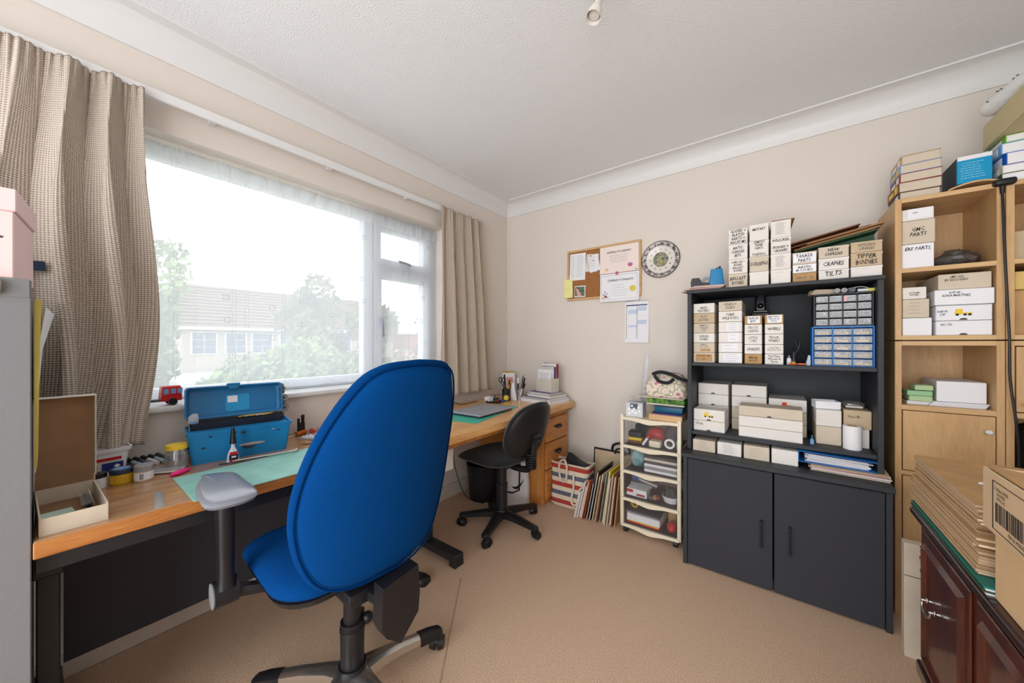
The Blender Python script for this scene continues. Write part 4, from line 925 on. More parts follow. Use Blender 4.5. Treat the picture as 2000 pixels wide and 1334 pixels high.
# on top of the beech unit
zt = 1.77
GBk = 'thick paperback books stacked on the beech unit'
for k, (z0, z1, x0, x1, c) in enumerate(((0, .036, 2.39, 2.508, 'dgrey'), (.036, .078, 2.388, 2.512, 'brown'), (.078, .116, 2.392, 2.512, 'dred'), (.116, .153, 2.392, 2.51, 'sky'), (.153, .192, 2.396, 2.508, 'tan'))):
    t = thing('book', ('lowest', 'second from bottom', 'middle', 'second from top', 'topmost')[k]+' thick book of the stack on the beech unit', 'book', ((x0+x1)/2, -.31, zt+z0), random.uniform(-.02, .02), GBk)
    w = x1-x0; h = z1-z0
    b = MB(); b.bb(-w/2+.003, w/2-.002, .002, .17, .002, h-.002, .001); b.build('pages', M_card2, t)
    b = MB(); b.bb(-w/2, w/2, 0, .172, 0, .002); b.bb(-w/2, w/2, 0, .172, h-.002, h); b.bb(-w/2, -w/2+.003, 0, .172, .002, h-.002); b.build('cover', [COLS[c]][0], t)
    b = MB(); b.bb(-w/2-.0006, -w/2, .02, .06, .006, h-.006); b.bb(-w/2-.0006, -w/2, .08, .15, .010, h-.012); b.build('spine_title', (M_paper, M_yel)[k % 2], t)
t = thing('curved_board', 'bowed beech plywood piece lying under the blue book on the beech unit', 'board', (2.60, -.20, zt))
P = [(-.075+.15*k/10, .006+.022*math.sin(PI*k/10*.9+.2)) for k in range(11)]
b = MB(); b.prism(P+[(u, v-.006) for u, v in P[::-1]], -.125, .08, 'xz'); b.build('board', M_pinex, t)
carton('book_box', 'bright blue slipcase with white band standing on the beech unit', 'book', 2.553, 2.645, 1.802, 1.912, -.295, .16, m=mat('bright_cyan', (0, 150, 200), .45), rz=.0, paper=(0, .101, .088, .016, M_paper))
sb = [o for o in S.objects if o.name == 'book_box'][0]
b = MB(); scribble(b, -.038, .03, .015, .085, -.0012, 7, .0022); b.build('cover_text', mat('pale_blue_print', (150, 210, 235), .6), sb)
b = MB(); b.bb(-.0462, -.0455, .0, .158, .001, .105); b.build('spine', COLS['slate'], sb)
for k, (x0, z0, z1, c, lb) in enumerate(((2.66, 0, .035, 'dgreen', 'dark green book at the bottom right on the beech unit'), (2.658, .035, .065, 'beige', 'cream edged book second from bottom right on the beech unit'), (2.662, .065, .11, 'kingblue', 'blue book in the right-hand pile on the beech unit'), (2.66, .11, .15, 'sky', 'pale blue book in the right-hand pile on the beech unit'), (2.665, .15, .178, 'leaf', 'bright green book topmost of the right-hand pile'))):
    t = thing('book', lb, 'book', (x0+.12, -.21, zt+z0), -.04+.03*(k % 3), 'coloured books at the right end of the beech unit')
    h = z1-z0; b = MB(); b.bb(-.117, .118, -.118, .118, .002, h-.002); b.build('pages', M_paper, t)
    b = MB(); b.bb(-.12, .12, -.12, .12, 0, .002); b.bb(-.12, .12, -.12, .12, h-.002, h); b.bb(-.12, -.117, -.12, .12, .002, h-.002); b.build('cover', COLS[c], t)
    b = MB(); b.bb(-.1206, -.12, -.09, .0, .006, h-.006); b.build('spine_title', M_paper, t)
t = thing('storage_carton', 'large olive beige carton lying across the books on the beech unit', 'box', (2.86, -.34, 1.95))
b = MB(); b.bb(-.21, .22, -.30, .15, 0, .102, .002); b.build('body', mat('olive_beige_card', (206, 192, 150), .8), t)
b = MB(); b.bb(-.214, -.21, -.30, .10, -.0, .03); b.build('lid_edge', mat('olive_beige_card', (206, 192, 150), .8), t)
t = thing('wrapped_roll', 'long roll wrapped in printed white polythene on the olive carton', 'roll', (2.665, -.37, 2.088))
b = MB(); R_ = []
dirv = Vector((.2, -.98, .0)).normalized(); q = dirv.to_track_quat('Z', 'Y').to_matrix()
for i in range(15):
    s = -.13+.34*i/14; rad = .033*(1 if 0 < i else .35)*(1-.5*(i == 1)*.3); R_.append([dirv*s+q @ Vector((math.cos(a)*rad*random.uniform(.93, 1.07), math.sin(a)*rad*random.uniform(.93, 1.07), 0)) for a in [2*PI*k/16 for k in range(16)]])
b.rings(R_); o = b.build('wrapping', mat('white_polythene', (232, 234, 234), .3, bump=.6, bscale=40), t)
b = MB()
for i in range(9):
    s = -.08+.03*i; a = random.uniform(1.6, 3.6); p = dirv*s+q @ Vector((math.cos(a)*.0345, math.sin(a)*.0345, 0)); b.box(p, (.008, .004, .003), rot=(0, 0, .5))
b.build('printed_marks', COLS['slate'], t)
t = thing('charger_lead', 'black plug resting on the beech unit with its cable hanging down', 'charger', (2.646, -.345, 1.77))
b = MB(); b.box((.01, 0, -.004), (.054, .035, .026), .009, seg=3); b.cyl((.006, 0, -.016), (.006, 0, -.045), .0075, .006, 12); b.build('plug', M_blk, t)
b = MB(); b.tube(catmull([(.006, 0, -.04), (.006, -.006, -.12), (.008, -.012, -.28), (.012, -.016, -.45), (.015, -.022, -.6), (.018, -.018, -.75), (.03, -.02, -.9), (.038, -.016, -1.05), (.03, -.015, -1.2)], 5), .004, 8); b.build('cord', M_blk, t)
# tall box in the gap
t = thing('flat_carton', 'tall narrow flat carton standing between the sideboard and the beech unit', 'box', (2.395, -.60, 0))
b = MB(); b.bb(-.05, .06, -.02, .02, 0, .42, .002); b.build('body', M_card2, t); b = MB(); b.bb(-.05, .06, -.0215, -.02, .30, .302); b.build('flap_seam', M_seam, t)
write(t, ['CRANE JIBS'], (0, -.021, .37), .10, .025, roll=PI/2)
# ================================================================ on the work table
T = .70
t = thing('cutting_mat', 'pale green cutting mat in front of the blue toolbox', 'cutting mat', (.492, -2.05, T))
b = MB(); b.bb(-.143, .143, -.228, .228, 0, .003, .001); b.build('mat_sheet', M_greenm2, t)
t = thing('toolbox', 'open blue plastic toolbox with raised lid and dark lift-out tray', 'toolbox', (.183, -2.045, T), math.radians(-9))
def shell(b, z0, z1, hx0, hy0, hx1, hy1, w, r=.012):
    o0 = rrect(hx0, hy0, r, 3); o1 = rrect(hx1, hy1, r, 3); i1 = rrect(hx1-w, hy1-w, r*.8, 3); i0 = rrect(hx0-w, hy0-w, r*.8, 3)
    b.rings([[(u, v, z0) for u, v in o0], [(u, v, z1) for u, v in o1], [(u, v, z1) for u, v in i1], [(u, v, z0+w) for u, v in i0]])
b = MB(); shell(b, 0, .118, .075, .152, .086, .166, .003); shell(b, .108, .121, .088, .168, .0895, .17, .006); b.build('box_body', M_bluep, t)
b = MB(); shell(b, .085, .142, .030, .148, .040, .158, .002)
for v in b.bm.verts: v.co += Vector((-.035, 0, 0))
tr = b.build('lift_out_tray', mat('tray_dark', (40, 42, 52), .5), t)
for y in (-.155, .152):
    b = MB(); b.tube([(-.075, y, .115), (-.035, y, .135), (.0, y, .10)], .003, 6); b.build('hinge_arm', M_blks, tr)
b = MB(); q = Matrix.Rotation(math.radians(-12), 4, 'Y')
o = rrect(.065, .166, .014, 4); i = rrect(.059, .16, .012, 4); k1 = rrect(.05, .15, .012, 4)
b.rings([[(.038, v, u) for u, v in o], [(0, v*.99, u) for u, v in o], [(-.004, v*.96, u*.94) for u, v in o], [(.000, v, u) for u, v in k1], [(.004, v, u) for u, v in i], [(.038, v, u) for u, v in i]], loop=True)
for v in b.bm.verts: v.co = q @ v.co + Vector((-.106, -.004, .205))
# closing skin
b.rings([[q @ Vector((x, v, u))+Vector((-.106, -.004, .205)) for u, v in k1] for x in (-.003, .001)])
ld = b.build('lid', M_bluep, t)
b = MB(); b.rings([[q @ Vector((x, v, u-.008))+Vector((-.106, .002, .205)) for u, v in rrect(.036, .042, .008, 3)] for x in (.0, .006)]); b.build('lid_compartment', mat('toolbox_blue_light', (20, 150, 206), .35), ld)
b = MB(); b.box(q @ Vector((.008, -.018, .008))+Vector((-.106, .002, .205)), (.001, .034, .028), rot=(0, math.radians(-12), 0)); b.build('paper_label', M_paper, ld)
b = MB(); b.box(q @ Vector((.028, -.01, .070))+Vector((-.106, -.004, .205)), (.022, .046, .008), .002, rot=(0, math.radians(-12), 0)); b.box(q @ Vector((.034, -.01, .060))+Vector((-.106, -.004, .205)), (.004, .03, .02), .001, rot=(0, math.radians(-12), 0)); b.build('latch', M_bluep, ld)
b = MB()
for y, z, l in ((-.12, .06, .014), (-.03, .104, .02), (.0, .10, .018), (.12, .09, .012), (.02, .045, .05), (-.10, .10, .012)): b.sph((.077+z*.09, y, z), (.0012, l*.5, l*.25), 8, 6)
b.build('paint_scuffs', mat('scuff_dark', (50, 60, 70), .8), t)
b = MB(); b.sph((.0835, .03, .05), (.0012, .045, .006), 8, 6); b.sph((.088, .1, .098), (.0012, .006, .003), 8, 6); b.build('pale_scuff', COLS['grey'], t)
for k, (z, r, dy) in enumerate(((.262, .012, -.002), (.248, .010, .008), (.232, .009, .004), (.205, .017, .010), (.181, .011, .008), (.158, .021, .012))):
    u = thing('cutting_disc', 'grey round cutting disc tucked along the right edge of the toolbox lid', 'disc', (t.location.x-.106+.06+.02*0, -1.868+dy, T+z-.004), 0, 'round discs along the toolbox lid')
    b = MB(); b.cyl((-.001-.02, 0, 0), (.001-.02, 0, 0), r, n=20); b.build('disc', mat('disc_grey', (150, 156, 158), .5, metal=.3), u)
    b = MB(); b.cyl((.001-.02, 0, 0), (.0018-.02, 0, 0), r*.3, n=12); b.build('hub', COLS['dgrey'], u)
t = thing('plastic_packet', 'small clear packet standing in the left end of the toolbox tray', 'packet', (.143, -2.185, T+.137), -.2)
b = MB(); b.rings([[(-.006, -.014, -.03), (.006, -.014, -.03), (.006, .014, -.03), (-.006, .014, -.03)], [(-.004, -.015, .03), (.004, -.015, .03), (.004, .015, .03), (-.004, .015, .03)], [(-.002, -.004, .042), (.002, -.004, .042), (.002, .012, .042), (-.002, .012, .042)]]); b.build('packet_film', M_poly, t)
b = MB(); b.bb(-.002, .005, -.010, .010, -.02, .012); b.build('packet_card', COLS['sky'], t)
t = thing('tool_bits', 'row of brassy drill bits lying in the toolbox tray', 'drill bits', (.15, -2.0, T+.142), math.radians(-9), )
for k in range(5):
    b = MB(); b.cyl((.004*k-.012, -.04+.02*k, 0), (.004*k-.012, .02+.015*k, .004), .0028, n=8); b.build('bit', M_steel if k % 2 else COLS['gold'], t)
# glue bottle
t = thing('glue_bottle', 'clear glue bottle with long black cap standing before the toolbox', 'glue bottle', (.318, -2.105, T+.003))
b = MB(); b.rings([[(u, v, z) for u, v in rrect(.009*k, .0175*k, .004, 3)] for z, k in ((0, 1), (.004, 1.08), (.03, .95), (.048, .62), (.058, .35), (.075, .28))]); b.build('bottle_body', mat('clear_glue', (214, 216, 220), .15, spec=.6), t)
b = MB(); b.bb(.0085, .0098, -.0125, .0125, .032, .042); b.build('red_label', M_red, t)
b = MB(); b.bb(.0095, .0105, -.0145, .0145, .012, .032); o = b.build('navy_label', mat('label_navy', (30, 34, 60), .5), t)
b = MB(); b.bb(.0105, .011, -.007, .007, .021, .026); b.build('label_print', M_paper, o)
b = MB(); b.bb(.0095, .0106, -.013, .013, .006, .012); b.build('red_band', M_red, t)
b = MB(); b.lathe([(0, .072), (.011, .072), (.010, .085), (.006, .125), (.005, .132), (0, .133)], n=16); b.build('cap', M_blk, t)
t = thing('steel_rod', 'thin dark rod with a round end lying in front of the toolbox', 'rod', (.345, -2.03, T+.006), math.radians(-14))
b = MB(); b.cyl((0, -.10, .0025), (0, .125, .005), .004, n=10); b.sph((0, .127, .006), .0075); b.build('rod', M_steel, t)
b = MB(); b.cyl((.007, -.12, .001), (.002, .03, .002), .0022, n=8); b.build('thin_pick', M_blks, t)
# jar
t = thing('clear_jar', 'empty clear jar with yellow lid left of the toolbox', 'jar', (.215, -2.245, T))
b = MB(); b.lathe([(0, 0), (.030, 0), (.033, .004), (.033, .055), (.028, .066), (.028, .072), (.0265, .072), (.0265, .065), (.031, .054), (.031, .005), (0, .003)], n=32); b.build('jar_body', sheer('clear_jar_wall', (226, 230, 238), .22, .1, .3, gloss=.5), t)
b = MB(); b.lathe([(0, .087), (.029, .087), (.031, .084), (.0315, .070), (.029, .070), (.029, .084), (0, .084)], n=32); b.build('lid', M_yel, t)
t = thing('pink_clip', 'hot pink oval plastic cap lying at the corner of the cutting mat', 'plastic cap', (.31, -2.252, T+.008), .55)
b = MB(); b.sph((0, 0, 0), (.012, .036, .0085), 16, 10); b.build('cap', M_pinkh, t)
# yellow jar, grey lid jar, hidden white jar
t = thing('paste_jar', 'yellow glass jar with dark metal lid beside the white tub', 'jar', (.262, -2.385, T))
b = MB(); b.lathe([(0, 0), (.024, 0), (.027, .004), (.027, .03), (.024, .034)], n=28); b.build('jar_body', mat('mustard_glass', (206, 164, 30), .25, spec=.6), t); b = MB(); b.lathe([(.0, .034), (.0275, .034), (.028, .046), (.026, .049), (0, .049)], n=28); b.build('lid', mat('navy_lid', (40, 58, 78), .35), t)
b = MB(); b.lathe([(0, .0492), (.019, .0492), (0, .0496)], n=24); b.build('lid_print', COLS['sky'], t)
t = thing('paint_jar', 'small white jar with grey screw lid next to the yellow jar', 'jar', (.285, -2.337, T))
b = MB(); b.lathe([(0, 0), (.022, 0), (.0235, .003), (.0235, .033), (.021, .035)], n=28); o = b.build('jar_body', M_card2, t); b = MB(); b.lathe([(0, .034), (.0245, .034), (.0245, .05), (.022, .053), (0, .053)], n=28); b.build('lid', COLS['grey'], t)
b = MB(); b.lathe([(.0237, .006), (.0239, .006), (.0239, .03), (.0237, .03)], n=28); lb = b.build('wrap_label', M_paper, o)
b = MB()
for k in range(4): b.box((.0243*math.cos(-.5+.1*k), .0243*math.sin(-.5+.1*k), .018), (.0008, .0012, .018), rot=(0, 0, -.5+.1*k))
b.build('label_bars', INK, o)
t = thing('paint_jar', 'white jar with dark lid half hidden behind the upright card lid', 'jar', (.262, -2.437, T))
b = MB(); b.lathe([(0, 0), (.02, 0), (.021, .003), (.021, .034)], n=24); b.build('jar_body', M_paper, t); b = MB(); b.lathe([(0, .033), (.0215, .033), (.0215, .046), (0, .046)], n=24); b.build('lid', M_blk, t)
# white tub with label
t = thing('plastic_tub', 'open white plastic tub with red and navy label behind the jars', 'tub', (.10, -2.42, T), .1)
b = MB(); shell(b, 0, .088, .042, .052, .052, .062, .002, .014); shell(b, .083, .095, .056, .066, .058, .068, .005, .014); tb = b.build('tub_body', mat('tub_white', (232, 234, 238), .35), t)
b = MB(); b.box((.0515, .005, .06), (.001, .07, .010), rot=(0, .1, 0)); b.build('red_label', M_red, tb); b = MB(); b.box((.0485, .02, .032), (.001, .05, .030), rot=(0, .1, 0)); nl = b.build('navy_label', mat('tub_navy', (34, 54, 130), .4), tb)
b = MB(); b.box((.0492, .03, .033), (.001, .011, .011), rot=(PI/4, 0, 0)); b.build('label_diamond', M_paper, tb)
b = MB(); b.box((.0488, -.025, .03), (.001, .02, .032), rot=(0, .1, 0)); b.build('tan_label', COLS['tan'], tb)
# marker pens
GPn = 'row of marker pens lying by the wall'
for k in range(5):
    t = thing('marker_pen', 'marker pen with dark cap lying in the row behind the plastic packets', 'pen', (.06, -2.335+.02*k, T+.0075), .25, GPn)
    b = MB(); b.cyl((-.045, 0, .006), (.055, 0, 0), .0072, n=14); b.build('barrel', (mat('pen_pale', (180, 196, 206), .4), COLS['slate'], M_paper)[k % 3], t); b = MB(); b.cyl((-.055, 0, .0065), (-.01, 0, .004), .0082, n=14); b.build('cap', M_blk, t)
t = thing('knob_tool', 'short black turned knob standing behind the jar', 'knob', (.055, -2.218, T))
b = MB(); b.lathe([(0, 0), (.008, 0), (.006, .008), (.011, .014), (.011, .03), (.008, .034), (0, .035)], n=16); b.build('knob', M_blk, t)
t = thing('cable_coil', 'coil of black cable against the wall behind the clear jar', 'cable', (.05, -2.155, T))
b = MB()
pts = [(.022*math.cos(a)*(1+.1*math.sin(a*2.3)), .04*math.sin(a), .008+.010*a/6.28+.004*math.sin(a*3)) for a in [i*.35 for i in range(54)]]
b.tube(catmull(pts, 2), .0048, 6); b.build('cable_loop', M_blk, t)
for k, (x, y, c, lb, rz) in enumerate(((.20, -2.30, 'sky', 'clear packet with blue print lying behind the jar', -.5), (.235, -2.29, 'beige', 'clear packet with pale strips lying before the pens', -.55))):
    t = thing('plastic_packet', lb, 'packet', (x, y, T+.004*k), rz)
    b = MB(); b.bb(-.025, .025, -.06, .06, .0, .004, .001); b.build('packet_content', M_paper, t)
    for q_ in range(3):
        b = MB(); b.bb(-.02+.014*q_, -.012+.014*q_, -.055, .05, .004, .0075); b.build('strip', (COLS[c], COLS['kingblue'], COLS['grey'])[q_] if k == 0 else (COLS['grey'], M_paper, COLS['beige'])[q_], t)
    b = MB(); b.bb(-.028, .028, -.064, .064, .0078, .009); b.build('packet_film', M_poly, t)
t = thing('steel_ruler', 'short steel ruler lying on the bare table top', 'ruler', (.53, -2.335, T), -.12)
b = MB(); b.bb(-.075, .075, -.0095, .0095, 0, .001); o = b.build('blade', M_steel, t)
b = MB()
for k in range(29): b.bb(-.07+.005*k, -.0696+.005*k, .005, .0093, .001, .0011)
b.build('graduations', INK, t)
# card box with the lid up
t = thing('lidded_card_box', 'open shallow card box with brown lined lid standing upright on the table', 'box', (.455, -2.495, T), math.radians(2))
wx, wy, e, hh = .132, .054, .003, .045
b = MB(); b.bb(-wx, wx, -wy, wy, 0, e); b.bb(-wx, wx, -wy, -wy+e, e, hh); b.bb(-wx, wx, wy-e, wy, e, hh); b.bb(wx-e, wx, -wy+e, wy-e, e, hh-.004); b.bb(-wx, -wx+e, -wy+e, wy-e, e, hh); b.build('tray', M_card2, t)
b = MB(); b.bb(-wx+e, wx-e, -wy+e, wy-e, e, e+.001); b.build('lining', M_fibre, t)
hz = .045; b = MB(); b.bb(-wx-.004, -wx, -wy-.002, wy+.002, hz, hz+.258); l = b.build('lid', M_card2, t)
b = MB(); b.bb(-wx, -wx+.001, -wy+.001, wy-.001, hz, hz+.254); b.build('lid_lining', M_fibre, l)
b = MB(); b.bb(-wx, -wx+.022, -wy-.002, -wy+.0, hz+.02, hz+.258); b.bb(-wx, -wx+.022, wy, wy+.002, hz+.02, hz+.258); b.bb(-wx, -wx+.026, -wy-.002, wy+.002, hz+.256, hz+.259); b.build('lid_rim', M_card, l)
t = thing('green_card', 'pale green slip lying inside the open card box', 'card', (.49, -2.515, T+.005), .1)
b = MB(); b.bb(-.06, .055, -.028, .03, 0, .003); b.build('slip', mat('pale_green_slip', (196, 218, 204), .6), t)
t = thing('plastic_sleeve', 'clear plastic sleeve with a black tool at the right of the open box', 'sleeve', (.44, -2.462, T+.005))
b = MB(); b.cyl((.04, 0, .008), (-.07, -.004, .012), .005, n=10); b.build('black_tool', M_blk, t); b = MB(); b.box((-.02, .003, .028), (.14, .002, .04), rot=(.25, -.1, 0)); b.box((-.02, -.005, .018), (.13, .02, .002), rot=(.2, 0, 0)); b.build('film', M_poly, t)
# clutter right of the toolbox
t = thing('screwdriver', 'amber handled screwdriver lying right of the toolbox', 'screwdriver', (.10, -1.80, T+.012), .5)
b = MB(); b.cyl((0, 0, 0), (0, .06, 0), .011, .012, 10); b.build('handle', mat('amber', (190, 96, 36), .25), t); b = MB(); b.cyl((0, -.09, 0), (0, 0, 0), .003, n=8); b.build('shaft', M_steel, t)
t = thing('clamp', 'small black clamp with two knobs standing behind the screwdriver', 'clamp', (.07, -1.765, T))
b = MB(); b.box((0, 0, .03), (.012, .034, .06), .003); b.cyl((0, -.012, .055), (0, -.012, .082), .006, n=10); b.cyl((0, .008, .055), (0, .008, .09), .0075, n=10); b.sph((0, .008, .09), .009); b.build('clamp_body', M_blk, t)
t = thing('screwdriver', 'red tipped screwdriver behind the blue chair', 'screwdriver', (.12, -1.73, T+.012), 1.3)
b = MB(); b.cyl((0, 0, 0), (0, .05, 0), .011, n=10); b.build('handle', M_red, t); b = MB(); b.cyl((0, -.07, 0), (0, 0, 0), .003, n=8); b.build('shaft', M_steel, t)
t = thing('pliers', 'grey handled pliers lying between toolbox and blue chair', 'pliers', (.22, -1.77, T+.007), .7)
for s in (-1, 1):
    b = MB(); b.tube(catmull([(-.07, .0, 0), (-.02, .0, 0), (.02, .016*s, 0), (.07, .022*s, 0)]), [.004]*4+[.0065]*9, 8); b.build('handle', mat('pale_grip', (176, 176, 184), .4), t)
t = thing('nozzle_plate', 'white perforated plastic plate beyond the pliers', 'plate', (.165, -1.745, T), .2)
b = MB(); b.bb(-.035, .035, -.04, .04, 0, .008, .002); b.build('plate', M_paper, t)
b = MB()
for i_ in range(3):
    for j_ in range(4): b.cyl((-.022+.022*i_, -.03+.02*j_, .008), (-.022+.022*i_, -.03+.02*j_, .0086), .006, n=10)
b.build('holes', COLS['slate'], t)
t = thing('spring_strip', 'curved brown metal strip lying right of the steel rod', 'strip', (.30, -1.80, T), .3)
b = MB(); b.tube(catmull([(-.04, -.03, .003), (-.01, 0, .003), (.03, .01, .003), (.06, .04, .003)]), .003, 6); b.build('strip', COLS['brown'], t)
# stuff in the dark gap beside the cabinet
for k, (x, y, z, c, lb, s) in enumerate(((.28, -2.515, T, 'dred', 'dark red canister in the shade behind the open card box', .03), (.20, -2.52, T, 'dgreen', 'dark green canister in the shade behind the open card box', .028))):
    t = thing('canister', lb, 'canister', (x-.02, y, z)); b = MB(); b.lathe([(0, 0), (s*.8, 0), (s*.8, .07), (s*.7, .08)], n=18); b.build('canister_body', COLS[c], t); b = MB(); b.lathe([(0, .08), (s*.7, .08), (s*.7, .1), (0, .1)], n=18); b.build('lid', COLS['violet' if k == 0 else 'gold'], t)
# folders hung beside the filing cabinet
t = thing('yellow_folder', 'yellow card folder standing upright between cabinet and curtain', 'folder', (.47, -2.5465, .86))
b = MB(); b.rings([[(.10, -.004, 0), (-.08, -.004, 0), (-.08, 0, 0), (.10, 0, 0)], [(.12, -.004, .2), (-.06, -.004, .2), (-.06, .002, .2), (.12, .002, .2)], [(.10, -.004, .40), (-.06, -.004, .41), (-.06, .004, .41), (.10, .006, .40)]]); b.build('folder_leaf', mat('manila_yellow', (214, 196, 96), .7), t)
t = thing('paper_sheet', 'white printed sheet curling beside the yellow folder', 'paper', (.34, -2.5505, .80))
b = MB(); b.rings([[(.09, 0, .20), (-.07, .002, .20), (-.07, .003, .20), (.09, .001, .20)], [(.09, .004, .34), (-.07, .01, .34), (-.07, .011, .34), (.09, .005, .34)], [(.11, .016, .45), (-.05, .03, .44), (-.05, .031, .44), (.11, .017, .45)]]); b.build('sheet', M_paper, t)
b = MB(); b.bb(-.01, 0, -.004, .0, 0, .2); b.build('lower_strip', M_paper, t)
# chrome-free top: pink box on the cabinet
t = thing('gift_box', 'pale pink lidded box with grey script standing on the filing cabinet', 'box', (.48, -2.705, 1.302), math.radians(-6))
b = MB(); b.bb(-.11, .11, -.14, .14, 0, .15, .002); b.build('body', M_pink, t); b = MB(); b.bb(-.114, .114, -.144, .144, .15, .20, .002); b.build('lid', M_pink, t)
write(t, ['creations'], (.1106, .045, .085), .16, .028, '+x', m=COLS['dgrey'], shear=.5)
# toy lorry on the sill
t = thing('toy_lorry', 'red model lorry cab with bare chassis on the window board', 'toy lorry', (-.008, -2.285, .905), .05); t.scale = (1.45, 1.35, 1.45)
b = MB(); b.bb(-.018, .018, .02, .066, .012, .028, .002); b.rings([[(u, v+.043, z) for u, v in rrect(k, .023*k2, .004, 2)] for z, k, k2 in ((.028, .018, 1), (.05, .017, .93), (.053, .015, .86))]); b.build('cab', M_red, t)
b = MB()
for y in (.03, .046, .060): b.bb(.0178, .0186, y-.005, y+.005, .033, .046)
b.bb(-.013, .013, .0655, .067, .033, .047); b.build('cab_windows', COLS['sky'], t)
b = MB(); b.bb(-.012, -.008, -.09, .03, .012, .016); b.bb(.008, .012, -.09, .03, .012, .016); b.bb(-.012, .012, -.07, -.066, .012, .016); b.build('chassis', M_blk, t)
for x in (-.016, .016):
    for y in (.045, -.04, -.07):
        b = MB(); b.cyl((x-.004, y, .010), (x+.004, y, .010), .010, n=18); b.build('wheel', M_blk, t)
t = thing('foot_pedal', 'black foot pedal on the carpet behind the blue chair', 'pedal', (.585, -1.44, 0), .3)
b = MB(); b.rings([[(u, v, z) for u, v in rrect(.05*k, .035*k, .02, 3)] for z, k in ((0, 1), (.018, .95), (.03, .7))]); b.build('pedal', M_blk, t)
b = MB(); b.tube(catmull([(-.04, 0, .012), (-.1, .01, .02), (-.2, -.05, .01), (-.3, -.1, .01)], 5), .003, 6); b.build('lead', M_blk, t)

# ================================================================ on the oak desk
t = thing('cutting_mat', 'bright green cutting mat under the laptop', 'cutting mat', (.40, -.817, T), math.radians(12))
b = MB(); b.bb(-.155, .155, -.29, .29, 0, .003, .001); b.build('mat_sheet', mat('cutting_mat_bright', (60, 176, 152), .5, var=.04), t)
t = thing('laptop', 'closed silver laptop on the green mat', 'laptop', (.415, -.80, T+.003), math.radians(3))
b = MB(); b.rings([[(u, v, z) for u, v in rrect(.125*k, .175*k, .012, 3)] for z, k in ((0, .96), (.004, 1), (.011, 1))]); b.build('base', mat('laptop_dark', (70, 74, 86), .35, metal=.4), t)
b = MB(); b.rings([[(u, v, z) for u, v in rrect(.126*k, .176*k, .012, 3)] for z, k in ((.012, 1), (.0175, 1), (.019, .99))]); l = b.build('lid', M_lilac, t)
b = MB(); b.lathe([(.009, .0190), (.0105, .0190), (.0105, .0194), (.009, .0194), (.009, .019)], n=24); b.bb(-.005, .005, -.004, -.0025, .019, .0194); b.bb(-.005, .005, .0025, .004, .019, .0194); b.build('round_emblem', COLS['grey'], l)
b = MB()
for y in (-.12, -.06, .0, .06): b.bb(.1245, .1258, y-.01, y+.01, .003, .008)
b.build('side_ports', INK, t)
# card in the corner
t = thing('greeting_card', 'white and pink card propped against the wall behind the pen pots', 'card', (.14, -.15, T), math.radians(50), rx=0)
b = MB(); b.rings([[(-.055, 0, 0), (.055, 0, 0), (.055, .003, 0), (-.055, .003, 0)], [(-.055, .025, .20), (.055, .025, .20), (.055, .028, .20), (-.055, .028, .20)]]); b.build('card_leaf', M_paper, t)
b = MB(); b.rings([[(-.022, .004, .07), (.036, .004, .07), (.036, .010, .07), (-.022, .010, .07)], [(-.022, .018, .165), (.036, .018, .165), (.036, .022, .165), (-.022, .022, .165)]]); b.build('pink_panel', COLS['pinkish'], t)
b = MB(); b.box((0, .03, .206), (.11, .004, .012), rot=(.1, 0, 0)); b.build('gold_top', COLS['gold'], t)
# pen pots with pens, each a thing
def pot(name, label, x, y, r, h, m, label2=None):
    t = thing(name, label, 'pen pot', (x, y, T)); b = MB(); b.lathe([(0, 0), (r, 0), (r, h), (r-.002, h), (r-.002, .003), (0, .003)], n=24); b.build('pot_body', m, t); return t
pot('pen_pot', 'black pen pot with scissors and black-handled tools', .235, -.31, .034, .09, M_blk)
pot('pen_pot', 'clear glass pen pot bristling with black pens at the right', .315, -.24, .032, .085, sheer('glass_pot', (200, 206, 210), .35, .1, .3, gloss=.5))
rr = random.Random(11)
def pen(x, y, dx, dy, L, r, m, lb, capm=None, g='pens standing in the pen pots'):
    t = thing('pen', lb, 'pen', (x, y, T+.006), group=g)
    d = Vector((dx, dy, 1)).normalized(); b = MB(); b.cyl((0, 0, 0), d*L*.75, r, n=10); b.build('barrel', m, t); b = MB(); b.cyl(d*L*.75, d*L, r*1.15, r*.8, 10); b.build('cap', capm or m, t)
for x, y, dx, dy, L, r, m, lb, c in ((.235, -.315, -.12, .05, .20, .008, M_blk, 'tall black marker at the left of the black pot', M_blk), (.248, -.30, .1, .1, .17, .005, COLS['brown'], 'brown pencil standing in the black pot', COLS['gold']),
    (.23, -.295, .18, .0, .16, .006, COLS['gold'], 'ochre pencil leaning right in the black pot', M_blk), (.305, -.245, -.05, .05, .17, .007, M_blk, 'black pen leaning left in the glass pot', M_paper), (.32, -.235, .25, .0, .18, .006, M_blk, 'black pen leaning far right in the glass pot', M_blk),
    (.318, -.245, .4, .02, .14, .007, COLS['slate'], 'slate pen lying over the rim of the glass pot', M_blk), (.31, -.23, .12, .1, .19, .005, COLS['dgrey'], 'thin grey pencil at the back of the glass pot', M_blk), (.325, -.25, .3, -.1, .13, .006, M_paper, 'white pen at the front of the glass pot', COLS['dgrey'])):
    pen(x, y, dx, dy, L, r, m, lb, c)
t = thing('scissors', 'black handled scissors standing in the black pen pot', 'scissors', (.215, -.318, T+.006))
for s in (-1, 1):
    b = MB(); R0 = Vector((-.015+s*.016, -.004, .155)); b.tube([R0+Vector((.014*math.cos(a), 0, .019*math.sin(a))) for a in [2*PI*i/16 for i in range(17)]], .0038, 6); b.tube([R0+Vector((0, 0, -.018)), (-.004*s, 0, .095), (0, 0, .0)], [.004, .003, .001], 6); b.build('blade_and_loop', M_blk, t)
